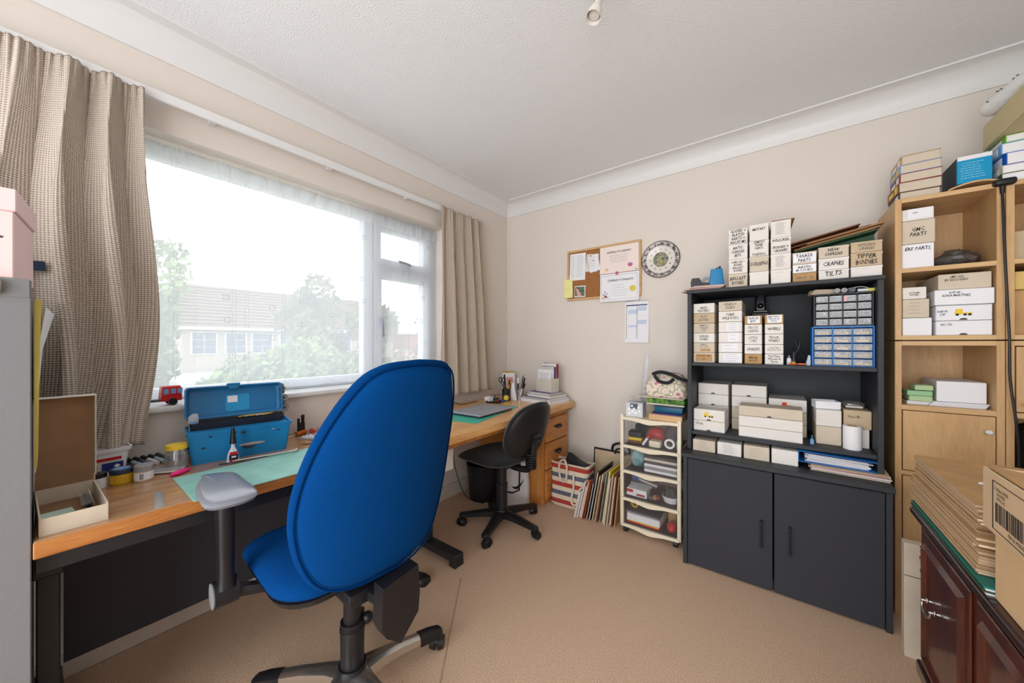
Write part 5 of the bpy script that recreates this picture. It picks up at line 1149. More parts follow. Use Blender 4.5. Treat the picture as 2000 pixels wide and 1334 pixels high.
t = thing('plastic_bag', 'white crumpled plastic bag hanging down between the two pen pots', 'bag', (.292, -.292, T))
b = MB(); b.rings([[(u+dx, v, z) for u, v in rrect(w, .008, .006, 3)] for z, w, dx in ((.002, .026, .006), (.04, .024, .004), (.08, .018, 0), (.12, .012, -.004), (.14, .006, -.006))]); b.build('bag_film', M_paper, t)
t = thing('tape_measure', 'yellow and black tape reel standing before the black pen pot', 'tape', (.268, -.352, T), .5)
b = MB(); b.cyl((0, -.012, .028), (0, .012, .028), .028, n=24); b.build('reel', M_blk, t); b = MB(); b.cyl((0, -.0126, .028), (0, .0126, .028), .02, n=24); b.build('disc', M_yel, t)
t = thing('desk_tray', 'shallow dark tray heaped with small stationery', 'tray', (.215, -.42, T), math.radians(25))
b = MB(); shell(b, 0, .014, .055, .08, .062, .088, .003, .02); b.build('tray_body', mat('tray_green_black', (36, 46, 44), .3), t)
for k, (x, y, z, dims, c, lb, nm) in enumerate(((.17, -.45, .024, (.05, .055, .035), 'beige', 'white notelet block at the back left of the stationery tray', 'note_block'), (.235, -.415, .022, (.03, .05, .014), 'dred', 'dark red eraser case in the stationery tray', 'eraser_case'), (.265, -.40, .02, (.02, .07, .012), 'kingblue', 'blue ended stapler at the front of the stationery tray', 'stapler'), (.225, -.37, .02, (.03, .03, .012), 'beige', 'cream sharpener at the right of the stationery tray', 'sharpener'))):
    b = MB(); b.box((0, 0, 0), dims, .004); o = b.build(nm, COLS[c] if k else M_paper); o.location = (x, y, T+.0035+dims[2]/2+.000*k); o.rotation_euler.z = .4*k; tag(o, lb, nm.replace('_', ' '))
t = thing('spectacles', 'dark rimmed spectacles lying on top of the stationery tray', 'spectacles', (.205, -.415, T+.03))
for s in (-1, 1):
    b = MB(); b.tube([Vector((.02*math.cos(a)+.022*s, .006*math.sin(a)*0, .014*math.sin(a)+.014)) for a in [2*PI*i/14 for i in range(15)]], .002, 6); b.build('lens_rim', M_blk, t)
# books and letter holder
bx = .505; by = -.165
for k, (dx, dy, w, d, h, c, lb) in enumerate(((0, 0, .30, .24, .026, None, 'thick white pad lowest of the desk corner stack'), (.0, .005, .28, .23, .014, 'dgrey', 'wire bound notebook second in the desk corner stack'), (.015, .01, .24, .20, .018, 'beige', 'cream book third in the desk corner stack'), (-.0, .01, .20, .16, .009, 'tan', 'orange edged booklet fourth in the desk corner stack'), (-.0, .01, .21, .165, .008, 'violet', 'violet booklet topmost of the desk corner stack'))):
    zz = T+[0, .026, .040, .058, .067][k]
    t = thing('notebook' if k == 1 else 'book', lb, 'book', (bx+dx-.0, by+dy, zz), math.radians(-9), 'books stacked in the desk corner')
    b = MB(); b.bb(-w/2+.002, w/2-.002, -d/2+.002, d/2-.002, .001, h-.001); b.build('pages', M_paper, t); b = MB(); b.bb(-w/2, w/2, -d/2, d/2, 0, .001); b.bb(-w/2, w/2, -d/2, d/2, h-.001, h-.0002); b.build('cover', COLS[c] if c else M_paper, t)
    if k == 1:
        b = MB()
        for q_ in range(24): b.tube([Vector((-w/2+.012+q_*.011, -d/2+.006*math.cos(a)-.002, .007+.0075*math.sin(a))) for a in [i*1.05 for i in range(7)]], .0009, 4)
        b.build('wire_binding', INK, t)
t = thing('letter_holder', 'white card holder crammed with letters on the corner book stack', 'letter holder', (.515, -.14, T+.075), math.radians(-12))
b = MB(); e = .002; b.bb(-.08, .08, -.045, .045, 0, e); b.bb(-.08, .08, -.045, -.045+e, e, .10); b.bb(-.08, .08, .045-e, .045, e, .11); b.bb(-.08, -.08+e, -.045+e, .045-e, e, .10); b.bb(.08-e, .08, -.045+e, .045-e, e, .105); b.build('holder_body', M_paper2, t)
for k in range(7):
    y = -.036+.012*k; hgt = .15+.011*k+(.01 if k % 2 else 0)
    u = thing('letter', ('folded letter at the front of the letter holder', 'white envelope second in the letter holder', 'printed letter third in the letter holder', 'red edged leaflet in the middle of the letter holder', 'dark blue leaflet in the letter holder', 'white leaflet near the back of the letter holder', 'tall dark red backed booklet at the back of the letter holder')[k], 'letter', t.matrix_basis @ Vector((.003*(-1)**k, y, .003)), math.radians(-12), 'letters in the letter holder')
    b = MB(); b.box((0, 0, hgt/2), (.14+.002*k, .006, hgt), .0004, rot=(-.0, .02*(-1)**k, 0)); b.build('sheet', (M_paper, M_paper, M_paper, M_paper2, COLS['violet'], M_paper, COLS['dred'])[k], u)
    if k in (0, 2, 5):
        b = MB(); scribble(b, -.055, .06, hgt*.62, hgt*.97, -.0035, 3 if k else 4, .003); b.build('print', GINK, u)
# under the oak desk
t = thing('waste_bin', 'black waste bin in the shade under the oak desk', 'bin', (.20, -.55, 0))
b = MB(); b.lathe([(0, 0), (.10, 0), (.125, .26), (.122, .26), (.098, .004), (0, .004)], n=28); b.build('bin_body', M_blk, t)
t = thing('sports_bag', 'white bag with black curved stroke and straps under the oak desk', 'bag', (.47, -.485, 0), math.radians(20))
b = MB(); b.rings([[(u, v, z) for u, v in rrect(.09*k, .045*k2, .03, 4)] for z, k, k2 in ((0, .9, .85), (.02, 1, 1), (.15, 1.03, 1.05), (.26, .9, .8), (.31, .6, .4))]); b.build('bag_body', mat('white_vinyl', (214, 208, 206), .5), t)
P = [(-.03+.10*s, .14+.045*s*s*1.5-.03*math.sin(s*PI)) for s in [k/8 for k in range(9)]]; P2 = [(x, z+.018*math.sin((k/8)*PI)*1.2) for k, (x, z) in enumerate(P)]
b = MB(); b.prism(P+P2[::-1][1:-1], -.0485, -.046, 'xz'); b.build('curved_stroke', M_blk, t)
b = MB(); b.tube([(.035, -.05, .32), (.03, -.053, .12), (-.02, -.053, .095), (-.09, -.04, .095)], .006, 6); b.build('strap', M_blk, t)
# ================================================================ back wall
t = thing('pinboard', 'cork pinboard with pale wood frame on the wall by the clock', 'pinboard', (.915, 0, 1.69))
b = MB(); b.bb(-.285, .285, -.012, -.001, -.192, .192); b.build('cork', mat('cork', (168, 112, 66), .95, bump=.3, bscale=300, var=.12, vscale=120), t)
b = MB(); fw = .016
for a in ((-.29, .29, -.197, -.197+fw), (-.29, .29, .197-fw, .197), (-.29, -.29+fw, -.197+fw, .197-fw), (.29-fw, .29, -.197+fw, .197-fw)): b.bb(a[0], a[1], -.02, 0, a[2], a[3], .003)
b.build('frame', M_pinex, t)
def sheet(name, label, cat, cx, cz, w, h, m, y=-.0135, rot=0, group=None):
    t = thing(name, label, cat, (cx, y, cz), 0, group); t.rotation_euler = (0, rot, 0)
    b = MB(); n = 6
    b.rings([[(-w/2, -.0004-.002*abs(s-.5)*2*(s < .5)-.003*(s < .17), -h/2+h*s), (w/2, -.0004-.004*(s < .2), -h/2+h*s), (w/2, 0, -h/2+h*s), (-w/2, 0, -h/2+h*s)] for s in [k/n for k in range(n+1)]])
    b.build('sheet', m, t); return t
t = sheet('certificate', 'cream certificate with pink seals pinned at the top right of the board', 'certificate', 1.045, 1.775, .288, .205, mat('cream_pink_paper', (240, 226, 220), .7))
write(t, ['Certificate of Completion'], (0, -.0055, .05), .18, .022, m=GINK, shear=.5)
b = MB(); scribble(b, -.07, .09, -.03, .03, -.0052, 4, .0016); b.build('print', GINK, t)
b = MB(); b.cyl((-.09, -.008, -.075), (-.09, -.004, -.075), .012, n=20); b.build('orange_seal', mat('peach_seal', (236, 190, 140), .5), t)
b = MB(); b.rings([[(.085+u, y, -.055+v) for u, v in rrect(.016, .013, .011, 4)] for y in (-.009, -.005)]); b.build('pink_seal', mat('pink_seal', (206, 84, 130), .5), t)
b = MB(); b.cyl((.088, -.010, -.052), (.088, -.009, -.052), .006, n=14); b.build('seal_mark', COLS['sky'], t)
t = sheet('certificate', 'white certificate with gold seal and flower corner pinned over the board edge', 'certificate', 1.05, 1.565, .288, .205, M_paper, y=-.0225)
b = MB(); 
for a in ((-.13, .13, -.088, -.087), (-.13, .13, .087, .088), (-.131, -.13, -.088, .088), (.13, .131, -.088, .088)): b.bb(a[0], a[1], -.0052, -.005, a[2], a[3])
b.build('border_line', GINK, t)
write(t, ['Certificate of Completion'], (.01, -.0055, .05), .19, .024, m=GINK, shear=.5)
b = MB(); scribble(b, -.05, .07, -.07, .025, -.0055, 5, .0014); b.build('print', GINK, t)
b = MB(); b.lathe([(0, 0), (.021, 0), (.021, .001), (0, .002)], (.10, -.005, -.018), 28, Matrix.Rotation(PI/2, 3, 'X')); b.build('gold_seal', mat('gold_seal', (206, 184, 74), .35, metal=.3), t)
for k, (u, v, r, c) in enumerate(((-.115, -.05, .010, 'pinkish'), (-.10, -.065, .012, 'dred'), (-.118, -.075, .009, 'gold'), (-.09, -.045, .007, 'sky'), (-.085, -.07, .008, 'mint'), (-.105, -.03, .006, 'violet'))):
    b = MB(); b.sph((u, -.0055, v), (r, .0012, r*.7), 12, 6, rot=(0, .6*k, 0)); b.build('painted_flower', COLS[c], t)
t = sheet('typed_list', 'typed white list pinned at the left of the board', 'paper', .715, 1.755, .135, .21, M_paper, rot=.02)
b = MB(); scribble(b, -.055, -.02, -.08, .09, -.0055, 13, .0018); scribble(b, -.008, .058, -.08, .09, -.0055, 16, .0014); b.build('print', GINK, t)
t = sheet('note_sheet', 'scribbled white note pinned between list and certificate', 'paper', .835, 1.77, .10, .135, M_paper2, rot=.12)
b = MB(); scribble(b, -.04, .04, -.05, .05, -.0055, 8, .0014); b.build('print', GINK, t)
t = sheet('note_sheet', 'second white note overlapping the scribbled one on the board', 'paper', .853, 1.765, .085, .13, M_paper, y=-.0165, rot=-.2)
t = sheet('sticky_note', 'upper pale yellow sticky note at the lower left of the board', 'sticky note', .638, 1.625, .075, .075, mat('sticky_yellow', (240, 232, 160), .7), y=-.022)
t = sheet('sticky_note', 'lower pale yellow sticky note at the lower left of the board', 'sticky note', .640, 1.556, .075, .08, _m['sticky_yellow'], y=-.0225)
t = sheet('photograph', 'small green and black photograph at the bottom left of the board', 'photograph', .735, 1.56, .092, .088, M_paper, rot=.02)
b = MB(); b.bb(-.04, .04, -.0058, -.0045, -.036, .036); b.build('picture', mat('dark_foliage_picture', (40, 60, 44), .4, rgb2=(120, 140, 110), vscale=90), t)
b = MB(); b.rings([[(-.035, -.0062, .03), (-.015, -.0062, .02), (.02, -.0062, -.034), (-.02, -.0062, -.034)], [(-.035, -.0058, .03), (-.015, -.0058, .02), (.02, -.0058, -.034), (-.02, -.0058, -.034)]]); b.build('pale_figure', COLS['pinkish'], t)
for x, z, m_, lb in ((.83, 1.822, mat('pin_navy', (30, 40, 90), .3), 'dark blue pin in the scribbled note'), (.85, 1.785, M_red, 'red pin in the overlapping note'), (.818, 1.648, mat('pin_magenta', (170, 40, 90), .3), 'magenta pin stuck alone in the bare cork'), (1.175, 1.682, mat('pin_green', (30, 60, 50), .3), 'dark pin at the upper right of the white certificate')):
    t = thing('push_pin', lb, 'pin', (x, -.0222 if z != 1.682 else -.028, z), group='push pins on the board'); b = MB(); b.sph((0, -.002, 0), (.004, .004, .004), 10, 8); b.cyl((0, -.001, 0), (0, .004, 0), .002, n=8); b.build('pin_head', m_, t)
t = thing('round_magnet', 'pink and violet round badge between the two certificates', 'badge', (1.035, -.0265, 1.667)); b = MB(); b.sph((0, 0, 0), (.012, .004, .012), 16, 10); b.build('badge', _m['pink_seal'], t)
# clock
t = thing('wall_clock', 'round china plate wall clock with dark floral rim', 'clock', (1.333, 0, 1.727))
Q = Matrix.Rotation(PI/2, 3, 'X'); r = .125
b = MB(); b.lathe([(0, .002), (r*.96, .002), (r, .010), (r, .016), (r*.97, .018), (r*.72, .010), (r*.66, .006), (0, .006)], (0, 0, 0), 48, Q); pl = b.build('plate', mat('china_white', (226, 220, 212), .2, spec=.6), t)
b = MB(); b.lathe([(r*.965, .0185), (r*1.0, .0165), (r*1.0, .0175), (r*.968, .0192)], (0, 0, 0), 48, Q); b.build('dark_rim', mat('rim_dark', (52, 50, 52), .3), pl)
b = MB(); b.lathe([(r*.75, .0125), (r*.965, .0185), (r*.965, .0190), (r*.75, .0130), (r*.75, .0125)], (0, 0, 0), 48, Q); b.build('dark_border', mat('border_dark', (72, 70, 72), .3, rgb2=(200, 196, 190), vscale=95), pl)
rr = random.Random(3); b = MB()
for k in range(30):
    a = 2*PI*k/30; ra = r*(.87+.03*(-1)**k); b.mi = (0, 1, 0, 2)[k % 4]; z = .0165
    b.sph((ra*math.cos(a), -z, ra*math.sin(a)), (.007+.003*rr.random(), .0022, .0055), 8, 6, rot=(0, -a, 0))
b.build('floral_band', [mat('rim_pale', (214, 208, 204), .4), mat('rim_rose', (140, 70, 78), .4), mat('rim_green', (60, 66, 64), .4)], pl)
b = MB(); b.cyl((0, -.0072, 0), (0, -.006, 0), r*.4, n=36); b.build('centre_picture', mat('engraved_scene', (74, 78, 66), .4, rgb2=(170, 168, 140), vscale=70), pl)
for k in range(1, 13):
    a = PI/2-2*PI*k/12; write(pl, [str(k)], (r*.55*math.cos(a), -.0072, r*.55*math.sin(a)), .011, .013, m=INK, shear=0, jit=0, name='numeral')
for L, a, w in ((.05, math.radians(-100), .004), (.034, math.radians(-60), .005)):
    b = MB(); b.box((L/2*math.cos(a), -.012, L/2*math.sin(a)), (L, .001, w), rot=(0, -a, 0)); b.build('hand', mat('brass_hand', (190, 160, 90), .3, metal=.6), t)
b = MB(); b.cyl((0, -.013, 0), (0, -.007, 0), .005, n=14); b.build('hand_boss', _m['brass_hand'], t)
# calendar
t = thing('calendar', 'white wire-bound calendar page hanging below the pinboard', 'calendar', (1.172, -.001, 1.31))
b = MB(); b.rings([[(-.083, -.004-c, z), (.083, -.004-c, z), (.083, 0-c*.6, z), (-.083, 0-c*.6, z)] for z, c in ((-.15, .008), (-.05, .003), (.10, .0), (.145, 0))]); b.build('pages', M_paper, t)
b = MB()
for k in range(26):
    x = -.078+.006*k+(.0 if k < 13 else .006)
    if abs(x) > .011: b.tube([(x, -.006+.004*math.cos(a), .145+.005*math.sin(a)) for a in [i*1.05 for i in range(7)]], .0006, 4)
b.build('wire_binding', M_steel, t)
b = MB(); b.tube([(-.012, -.005, .147), (-.006, -.005, .157), (.006, -.005, .157), (.012, -.005, .147)], .0008, 5); b.build('hanger', M_steel, t)
b = MB(); b.bb(-.075, .072, -.0055, -.0046, .112, .12); b.build('header_bar', mat('calendar_navy', (40, 52, 110), .5), t)
b = MB(); 
for x0, z0, z1 in ((-.06, .055, .085), (-.06, -.06, -.025), (.006, .075, .105), (.006, -.02, .01), (.006, -.12, -.10)): b.bb(x0, x0+.062, -.0068 if z0 < 0 else -.0052, -.004, z0, z1)
b.build('shaded_weeks', mat('calendar_pale_blue', (196, 208, 232), .6), t)
b = MB()
for i_ in range(16):
    for x0 in (-.075, .0):
        z = .10-.0145*i_; y = -.0055-(.0045*max(0, -z-.05)/.1+.003*max(0, min(.15, .1-z))/.15); b.bb(x0, x0+.005, y-.0006, y, z, z+.006)
b.build('day_numbers', INK, t)

# ================================================================ on the drawer tower
TT = .707
t = thing('wooden_tray', 'shallow pale wooden tray on the drawer tower', 'tray', (1.455, -.27, TT), .03)
b = MB(); b.bb(-.095, .085, -.12, .12, 0, .034, .002); b.build('tray_body', M_pinex, t)
t = thing('leaflet', 'thin dark blue leaflet lying on the wooden tray', 'leaflet', (1.45, -.29, TT+.034), .1); b = MB(); b.bb(-.08, .08, -.09, .09, 0, .004); b.build('sheet', COLS['violet'], t)
t = thing('blue_case', 'dark teal plastic case on the wooden tray', 'case', (1.46, -.25, TT+.038), .02)
b = MB(); b.bb(-.08, .075, -.09, .1, 0, .045, .008, 2); b.build('case_body', mat('dark_teal', (20, 92, 124), .4), t); b = MB(); b.bb(-.082, .077, -.092, -.088, .034, .040); b.build('case_seam', M_blk, t)
t = thing('leafy_bag', 'green leaf printed bag folded on the teal case', 'bag', (1.445, -.24, TT+.083), .0)
b = MB(); b.bb(-.105, .10, -.10, .11, 0, .04, .012, 3); b.build('bag_cloth', mat('leaf_print', (110, 170, 60), .7, rgb2=(40, 60, 40), vscale=45), t); b = MB(); b.bb(-.106, .101, -.102, -.09, .0, .008); b.build('hem', M_card2, t)
t = thing('card_sheet', 'thin white card sheet lying under the floral bag', 'card', (1.42, -.24, TT+.1225), -.03); b = MB(); b.bb(-.14, .125, -.11, .11, .0, .003); b.build('sheet', M_paper2, t)
t = thing('floral_bag', 'cream bag with pink flowers and black handle heaped on the drawer tower', 'bag', (1.435, -.22, TT+.1255), 0)
def fabric(b, amp, seed):
    rr = random.Random(seed); p = [rr.random()*6 for _ in range(6)]
    for v in b.bm.verts:
        c = v.co; d = amp*(math.sin(c.x*55+p[0]+c.z*30)+math.sin(c.z*70+p[1]-c.x*25)+math.sin(c.y*60+p[2])); n = Vector((c.x, c.y, .02)).normalized(); v.co += n*d; v.co.z = max(.0, v.co.z+d*.6)
M_flor = bpy.data.materials.new('floral_print'); M_flor.use_nodes = True; nt_ = M_flor.node_tree; bs_ = nt_.nodes['Principled BSDF']; bs_.inputs['Roughness'].default_value = .9
tc_ = nt_.nodes.new('ShaderNodeTexCoord'); vo_ = nt_.nodes.new('ShaderNodeTexVoronoi'); vo_.inputs['Scale'].default_value = 22; nt_.links.new(tc_.outputs['Object'], vo_.inputs[0])
r_ = nt_.nodes.new('ShaderNodeValToRGB'); e_ = r_.color_ramp.elements; e_[0].position = .0; e_[0].color = (*lin((120, 90, 70)), 1); e_[1].position = 1; e_[1].color = (*lin((226, 216, 200)), 1)
for ps, c in ((.12, (186, 96, 120)), (.26, (206, 150, 160)), (.34, (222, 210, 192)), (.55, (226, 216, 200)), (.62, (150, 140, 110)), (.70, (226, 216, 200))): q_ = e_.new(ps); q_.color = (*lin(c), 1)
nt_.links.new(vo_.outputs['Distance'], r_.inputs[0]); nt_.links.new(r_.outputs[0], bs_.inputs['Base Color'])
b = MB(); b.rings([[(u+dx, v, z) for u, v in rrect(a, c, .04, 8)] for z, a, c, dx in ((0, .115, .09, 0), (.03, .125, .10, 0), (.07, .12, .095, -.003), (.10, .112, .08, -.006), (.125, .09, .06, -.012), (.14, .05, .035, -.02))]); bmesh.ops.subdivide_edges(b.bm, edges=b.bm.edges[:], cuts=2, use_grid_fill=True); fabric(b, .0035, 4); b.build('bag_cloth', M_flor, t)
b = MB(); b.tube(catmull([(-.075, -.07, .135), (-.03, -.085, .15), (.03, -.09, .14), (.09, -.095, .115), (.12, -.08, .105)]), [.011]*17, 8); b.tube(catmull([(-.06, -.085, .125), (-.03, -.098, .095), (.02, -.10, .09), (.05, -.095, .115)]), .010, 8); b.build('black_handle', M_blkf, t)
t = thing('bulb_carton', 'grey cardboard carton with round bulbs printed on its front', 'box', (1.268, -.33, TT), .1)
b = MB(); b.bb(-.05, .05, -.045, .06, 0, .085, .002); b.build('body', mat('pale_grey_card', (206, 208, 214), .7), t); b = MB(); b.bb(-.022, .022, -.0465, -.045, .05, .082); b.build('window_print', COLS['slate'], t)
b = MB()
for k, (x, z) in enumerate(((-.028, .02), (-.01, .032), (.01, .025), (.03, .036), (-.03, .045), (.0, .05), (.025, .058), (-.012, .066))): b.sph((x, -.0455, z), (.009, .0015, .010), 12, 6)
b.build('printed_bulbs', M_paper, t)
t = thing('crumpled_packet', 'crumpled grey plastic packet on the bulb carton', 'packet', (1.28, -.30, TT+.085)); b = MB(); b.sph((0, 0, .016), (.05, .045, .016), 14, 8)
for v in b.bm.verts: v.co += Vector((random.uniform(-.004, .004), random.uniform(-.004, .004), random.uniform(0, .006)))
b.build('packet_film', M_poly, t)
t = thing('long_ruler', 'long thin clear ruler leaning upright behind the bulb carton', 'ruler', (1.262, -.21, TT), 0, rx=.0, ry=.11)
b = MB(); b.bb(-.012, .012, -.0015, .0015, 0, .37); b.build('blade', sheer('ruler_clear', (206, 208, 216), .6, .2, .4, gloss=.4), t)
b = MB()
for k in range(36): b.bb(-.0118, -.004, -.002, -.0015, .01+.01*k, .0108+.01*k)
b.build('graduations', INK, t)
b = MB(); b.cyl((-.0, -.002, .362), (0, .002, .362), .011, n=14); b.build('hanging_loop', _m['ruler_clear'], t)
# contents of the clear drawers
def drawer_zs(i): return [.058, .218, .385, .539][i]
def put(name, label, cat, x, y, z, fn, rz=0, group=None, rx=0, ry=0):
    t = thing(name, label, cat, (x, y, z), rz, group, rx, ry); fn(t); return t
def one(m, f, nm='body'):
    def g(t):
        b = MB(); f(b); b.build(nm, m, t)
    return g
z3 = drawer_zs(3)+.004
put('staple_gun', 'yellow and black tool at the left of the top clear drawer', 'tool', 1.275, -.33, z3, lambda t: (one(M_blk, lambda b: b.bb(-.045, .04, -.03, .03, .035, .075, .008), 'black_top')(t), one(M_yel, lambda b: b.bb(-.045, .035, -.028, .028, .016, .035, .004), 'yellow_side')(t), one(COLS['brown'], lambda b: b.bb(-.045, .045, -.03, .03, 0, .016, .003), 'base')(t)), .1)
put('marker_pen', 'white and red marker standing askew in the top clear drawer', 'pen', 1.345, -.375, z3+.005, lambda t: (one(M_paper, lambda b: b.cyl((-.02, 0, 0), (.008, 0, .045), .0075, n=12), 'barrel')(t), one(M_red, lambda b: b.cyl((.008, 0, .045), (.018, 0, .062), .008, n=12), 'cap')(t)))
put('soap_dish', 'rounded cream plastic box in the middle of the top clear drawer', 'box', 1.392, -.35, z3, one(M_cream, lambda b: b.rings([[(u, v, z) for u, v in rrect(.034*k, .03*k, .012, 4)] for z, k in ((0, .9), (.006, 1), (.03, 1), (.036, .92))])))
put('tape_roll', 'white ring of tape facing out in the top clear drawer', 'tape', 1.475, -.37, z3+.034, one(M_paper, lambda b: b.lathe([(.018, -.01), (.028, -.01), (.028, .01), (.018, .01), (.018, -.01)], (0, 0, 0), 28, Q)))
put('red_pouch', 'dark red cloth pouch at the back of the top clear drawer', 'pouch', 1.37, -.24, z3, one(M_red, lambda b: b.sph((0, 0, .045), (.06, .045, .045), 16, 10)))
put('dark_pouch', 'dark blue crumpled pouch at the right of the top clear drawer', 'pouch', 1.465, -.25, z3, one(M_navy, lambda b: b.sph((0, 0, .06), (.05, .07, .06), 16, 10)))
put('black_case', 'black case with clear window behind the yellow tool', 'case', 1.29, -.22, z3, one(M_blk, lambda b: b.bb(-.05, .06, -.04, .06, 0, .10, .01)))
put('teal_packet', 'teal leafy packet at the right corner of the top drawer', 'packet', 1.515, -.30, z3, one(COLS['mint'], lambda b: b.bb(-.012, .008, -.05, .05, 0, .05, .004)))
z2 = drawer_zs(2)+.004
def crum(s, seed, amp=.004):
    def f(b):
        b.sph((0, 0, s[2]), s, 20, 12); rr = random.Random(seed)
        for v in b.bm.verts: v.co += Vector((rr.uniform(-amp, amp), rr.uniform(-amp, amp), rr.uniform(-amp, amp))); v.co.z = max(v.co.z, 0)
    return f
put('blue_bag', 'crumpled blue green polythene bag in the second clear drawer', 'bag', 1.283, -.30, z2, one(mat('blue_green_film', (70, 140, 150), .3, rgb2=(180, 214, 216), vscale=14), crum((.05, .075, .055), 3, .006)), 0)
for k in range(6):
    put('paper_pad', ('lowest', 'second', 'third', 'fourth', 'fifth', 'topmost')[k]+' of the flat packs stacked in the second clear drawer', 'paper pack', 1.425, -.26, z2+.0165*k, one((M_paper, COLS['grey'], M_paper, COLS['dgrey'], M_paper2, COLS['dgrey'])[k], lambda b: b.bb(-.095, .09, -.11, .11, 0, .0155, .002)), .015*(-1)**k, 'flat packs in the second drawer')
z1 = drawer_zs(1)+.004
put('spray_bottle', 'clear bottle with blue cap lying in the third clear drawer', 'bottle', 1.30, -.30, z1+.08, lambda t: (one(mat('blue_cap', (60, 90, 160), .3), lambda b: b.cyl((-.06, 0, .012), (-.02, 0, .008), .015, n=14), 'cap')(t), one(M_poly, lambda b: b.cyl((-.02, 0, .008), (.09, 0, -.016), .02, .016, 14), 'bottle_body')(t)))
put('card_packet', 'red and white printed packet at the left of the third clear drawer', 'packet', 1.285, -.34, z1, lambda t: (one(M_paper, lambda b: b.bb(-.06, .06, -.03, .05, 0, .045, .003))(t), one(M_red, lambda b: b.bb(-.058, -.02, -.0312, -.03, .022, .04), 'red_patch')(t), one(COLS['dred'], lambda b: b.bb(.0, .05, -.0312, -.03, .008, .02), 'printed_bird')(t)))
put('grey_box', 'grey flat box under the clear bottle in the third drawer', 'box', 1.30, -.25, z1+.046, one(COLS['grey'], lambda b: b.bb(-.07, .06, -.06, .09, 0, .018, .002)))
put('white_bowl', 'white bowl full of grey bits at the right of the third clear drawer', 'bowl', 1.47, -.31, z1, lambda t: (one(M_paper, lambda b: b.lathe([(0, 0), (.04, 0), (.052, .035), (.050, .037), (.038, .004), (0, .004)], n=28))(t), one(COLS['dgrey'], crum((.04, .04, .04), 9, .008), 'grey_bits')(t)))
for k, (x, c, lb) in enumerate(((1.365, 'slate', 'small blue toy piece in the middle of the third drawer'), (1.385, 'tan', 'small tan toy piece in the middle of the third drawer'), (1.40, 'dred', 'small red brown toy piece in the middle of the third drawer'))):
    put('trinket', lb, 'trinket', x, -.36+.012*k, z1, one(COLS[c], crum((.012, .012, .014), k, .003)))
z0 = drawer_zs(0)+.004
for k, (c, h, lb) in enumerate(((M_red, .008, 'red booklet at the bottom of the lowest clear drawer'), (M_yel, .007, 'yellow booklet above the red one in the lowest drawer'), (M_paper, .04, 'thick white box lying on the booklets in the lowest drawer'), (COLS['grey'], .01, 'grey leaflet pile on the white box in the lowest drawer'), (COLS['dgrey'], .01, 'dark leaflet on top of the lowest drawer pile'))):
    put('booklet', lb, 'booklet', 1.335, -.28, z0+(0, .0085, .016, .0565, .067)[k], one(c, lambda b, h=h: b.bb(-.105, .085, -.10, .12, 0, h-.0006, .001)), .02*(-1)**k)
put('red_gadget', 'bright red rounded gadget at the right of the lowest drawer', 'gadget', 1.483, -.345, z0, one(M_red, lambda b: b.sph((0, 0, .03), (.028, .045, .03), 18, 12)))
put('wooden_piece', 'tan wooden block leaning at the right of the lowest drawer', 'block', 1.465, -.25, z0, one(COLS['tan'], lambda b: b.bb(-.02, .03, -.03, .03, 0, .085, .004)), 0, None, 0, -.0)
put('brown_reel', 'brown reel at the upper left of the lowest drawer', 'reel', 1.265, -.33, z0+.0775, one(COLS['gold'], lambda b: b.lathe([(.01, -.012), (.022, -.012), (.022, .012), (.01, .012), (.01, -.012)], (0, 0, .022), 20, Q)))

# ================================================================ floor by the back wall
t = thing('tote_bag', 'cream canvas tote bag with red and grey stripes and rope handles', 'bag', (.80, -.262, 0), math.radians(2))
M_canvas = bpy.data.materials.new('striped_canvas'); M_canvas.use_nodes = True; nt_ = M_canvas.node_tree; bs_ = nt_.nodes['Principled BSDF']; bs_.inputs['Roughness'].default_value = .95
tc_ = nt_.nodes.new('ShaderNodeTexCoord'); sp_ = nt_.nodes.new('ShaderNodeSeparateXYZ'); nt_.links.new(tc_.outputs['Object'], sp_.inputs[0])
ma_ = nt_.nodes.new('ShaderNodeMath'); ma_.operation = 'MULTIPLY'; ma_.inputs[1].default_value = 1/.118; nt_.links.new(sp_.outputs['Z'], ma_.inputs[0])
fr_ = nt_.nodes.new('ShaderNodeMath'); fr_.operation = 'FRACT'; nt_.links.new(ma_.outputs[0], fr_.inputs[0])
r_ = nt_.nodes.new('ShaderNodeValToRGB'); r_.color_ramp.interpolation = 'CONSTANT'; e_ = r_.color_ramp.elements
e_[0].position = 0; e_[0].color = (*lin((222, 208, 184)), 1); e_[1].position = .25; e_[1].color = (*lin((178, 62, 54)), 1)
for ps, c in ((.5, (222, 208, 184)), (.75, (96, 98, 116))): q_ = e_.new(ps); q_.color = (*lin(c), 1)
nt_.links.new(fr_.outputs[0], r_.inputs[0]); nt_.links.new(r_.outputs[0], bs_.inputs['Base Color'])
def totering(z, hx, hy, dx, rimdip=0):
    return [(u+dx, v, z+rimdip*(abs(u)/hx-.3)) for u, v in rrect(hx, hy, .03, 6)]
b = MB(); b.rings([totering(.003, .125, .075, .0), totering(.02, .14, .085, 0), totering(.12, .135, .08, .0), totering(.22, .142, .07, -.002, .03), totering(.275, .148, .062, 0, .05), totering(.275, .143, .057, 0, .05), totering(.2, .135, .06, 0, .02), totering(.02, .13, .07, 0)])
bmesh.ops.subdivide_edges(b.bm, edges=b.bm.edges[:], cuts=1, use_grid_fill=True); b.build('bag_body', M_canvas, t)
b = MB(); R1 = totering(.279, .149, .063, 0, .05); b.tube([Vector(p) for p in R1]+[Vector(R1[0])], .005, 6); b.build('rim_piping', M_card2, t)
M_rope = mat('cotton_rope', (226, 214, 194), .9, bump=.5, bscale=200)
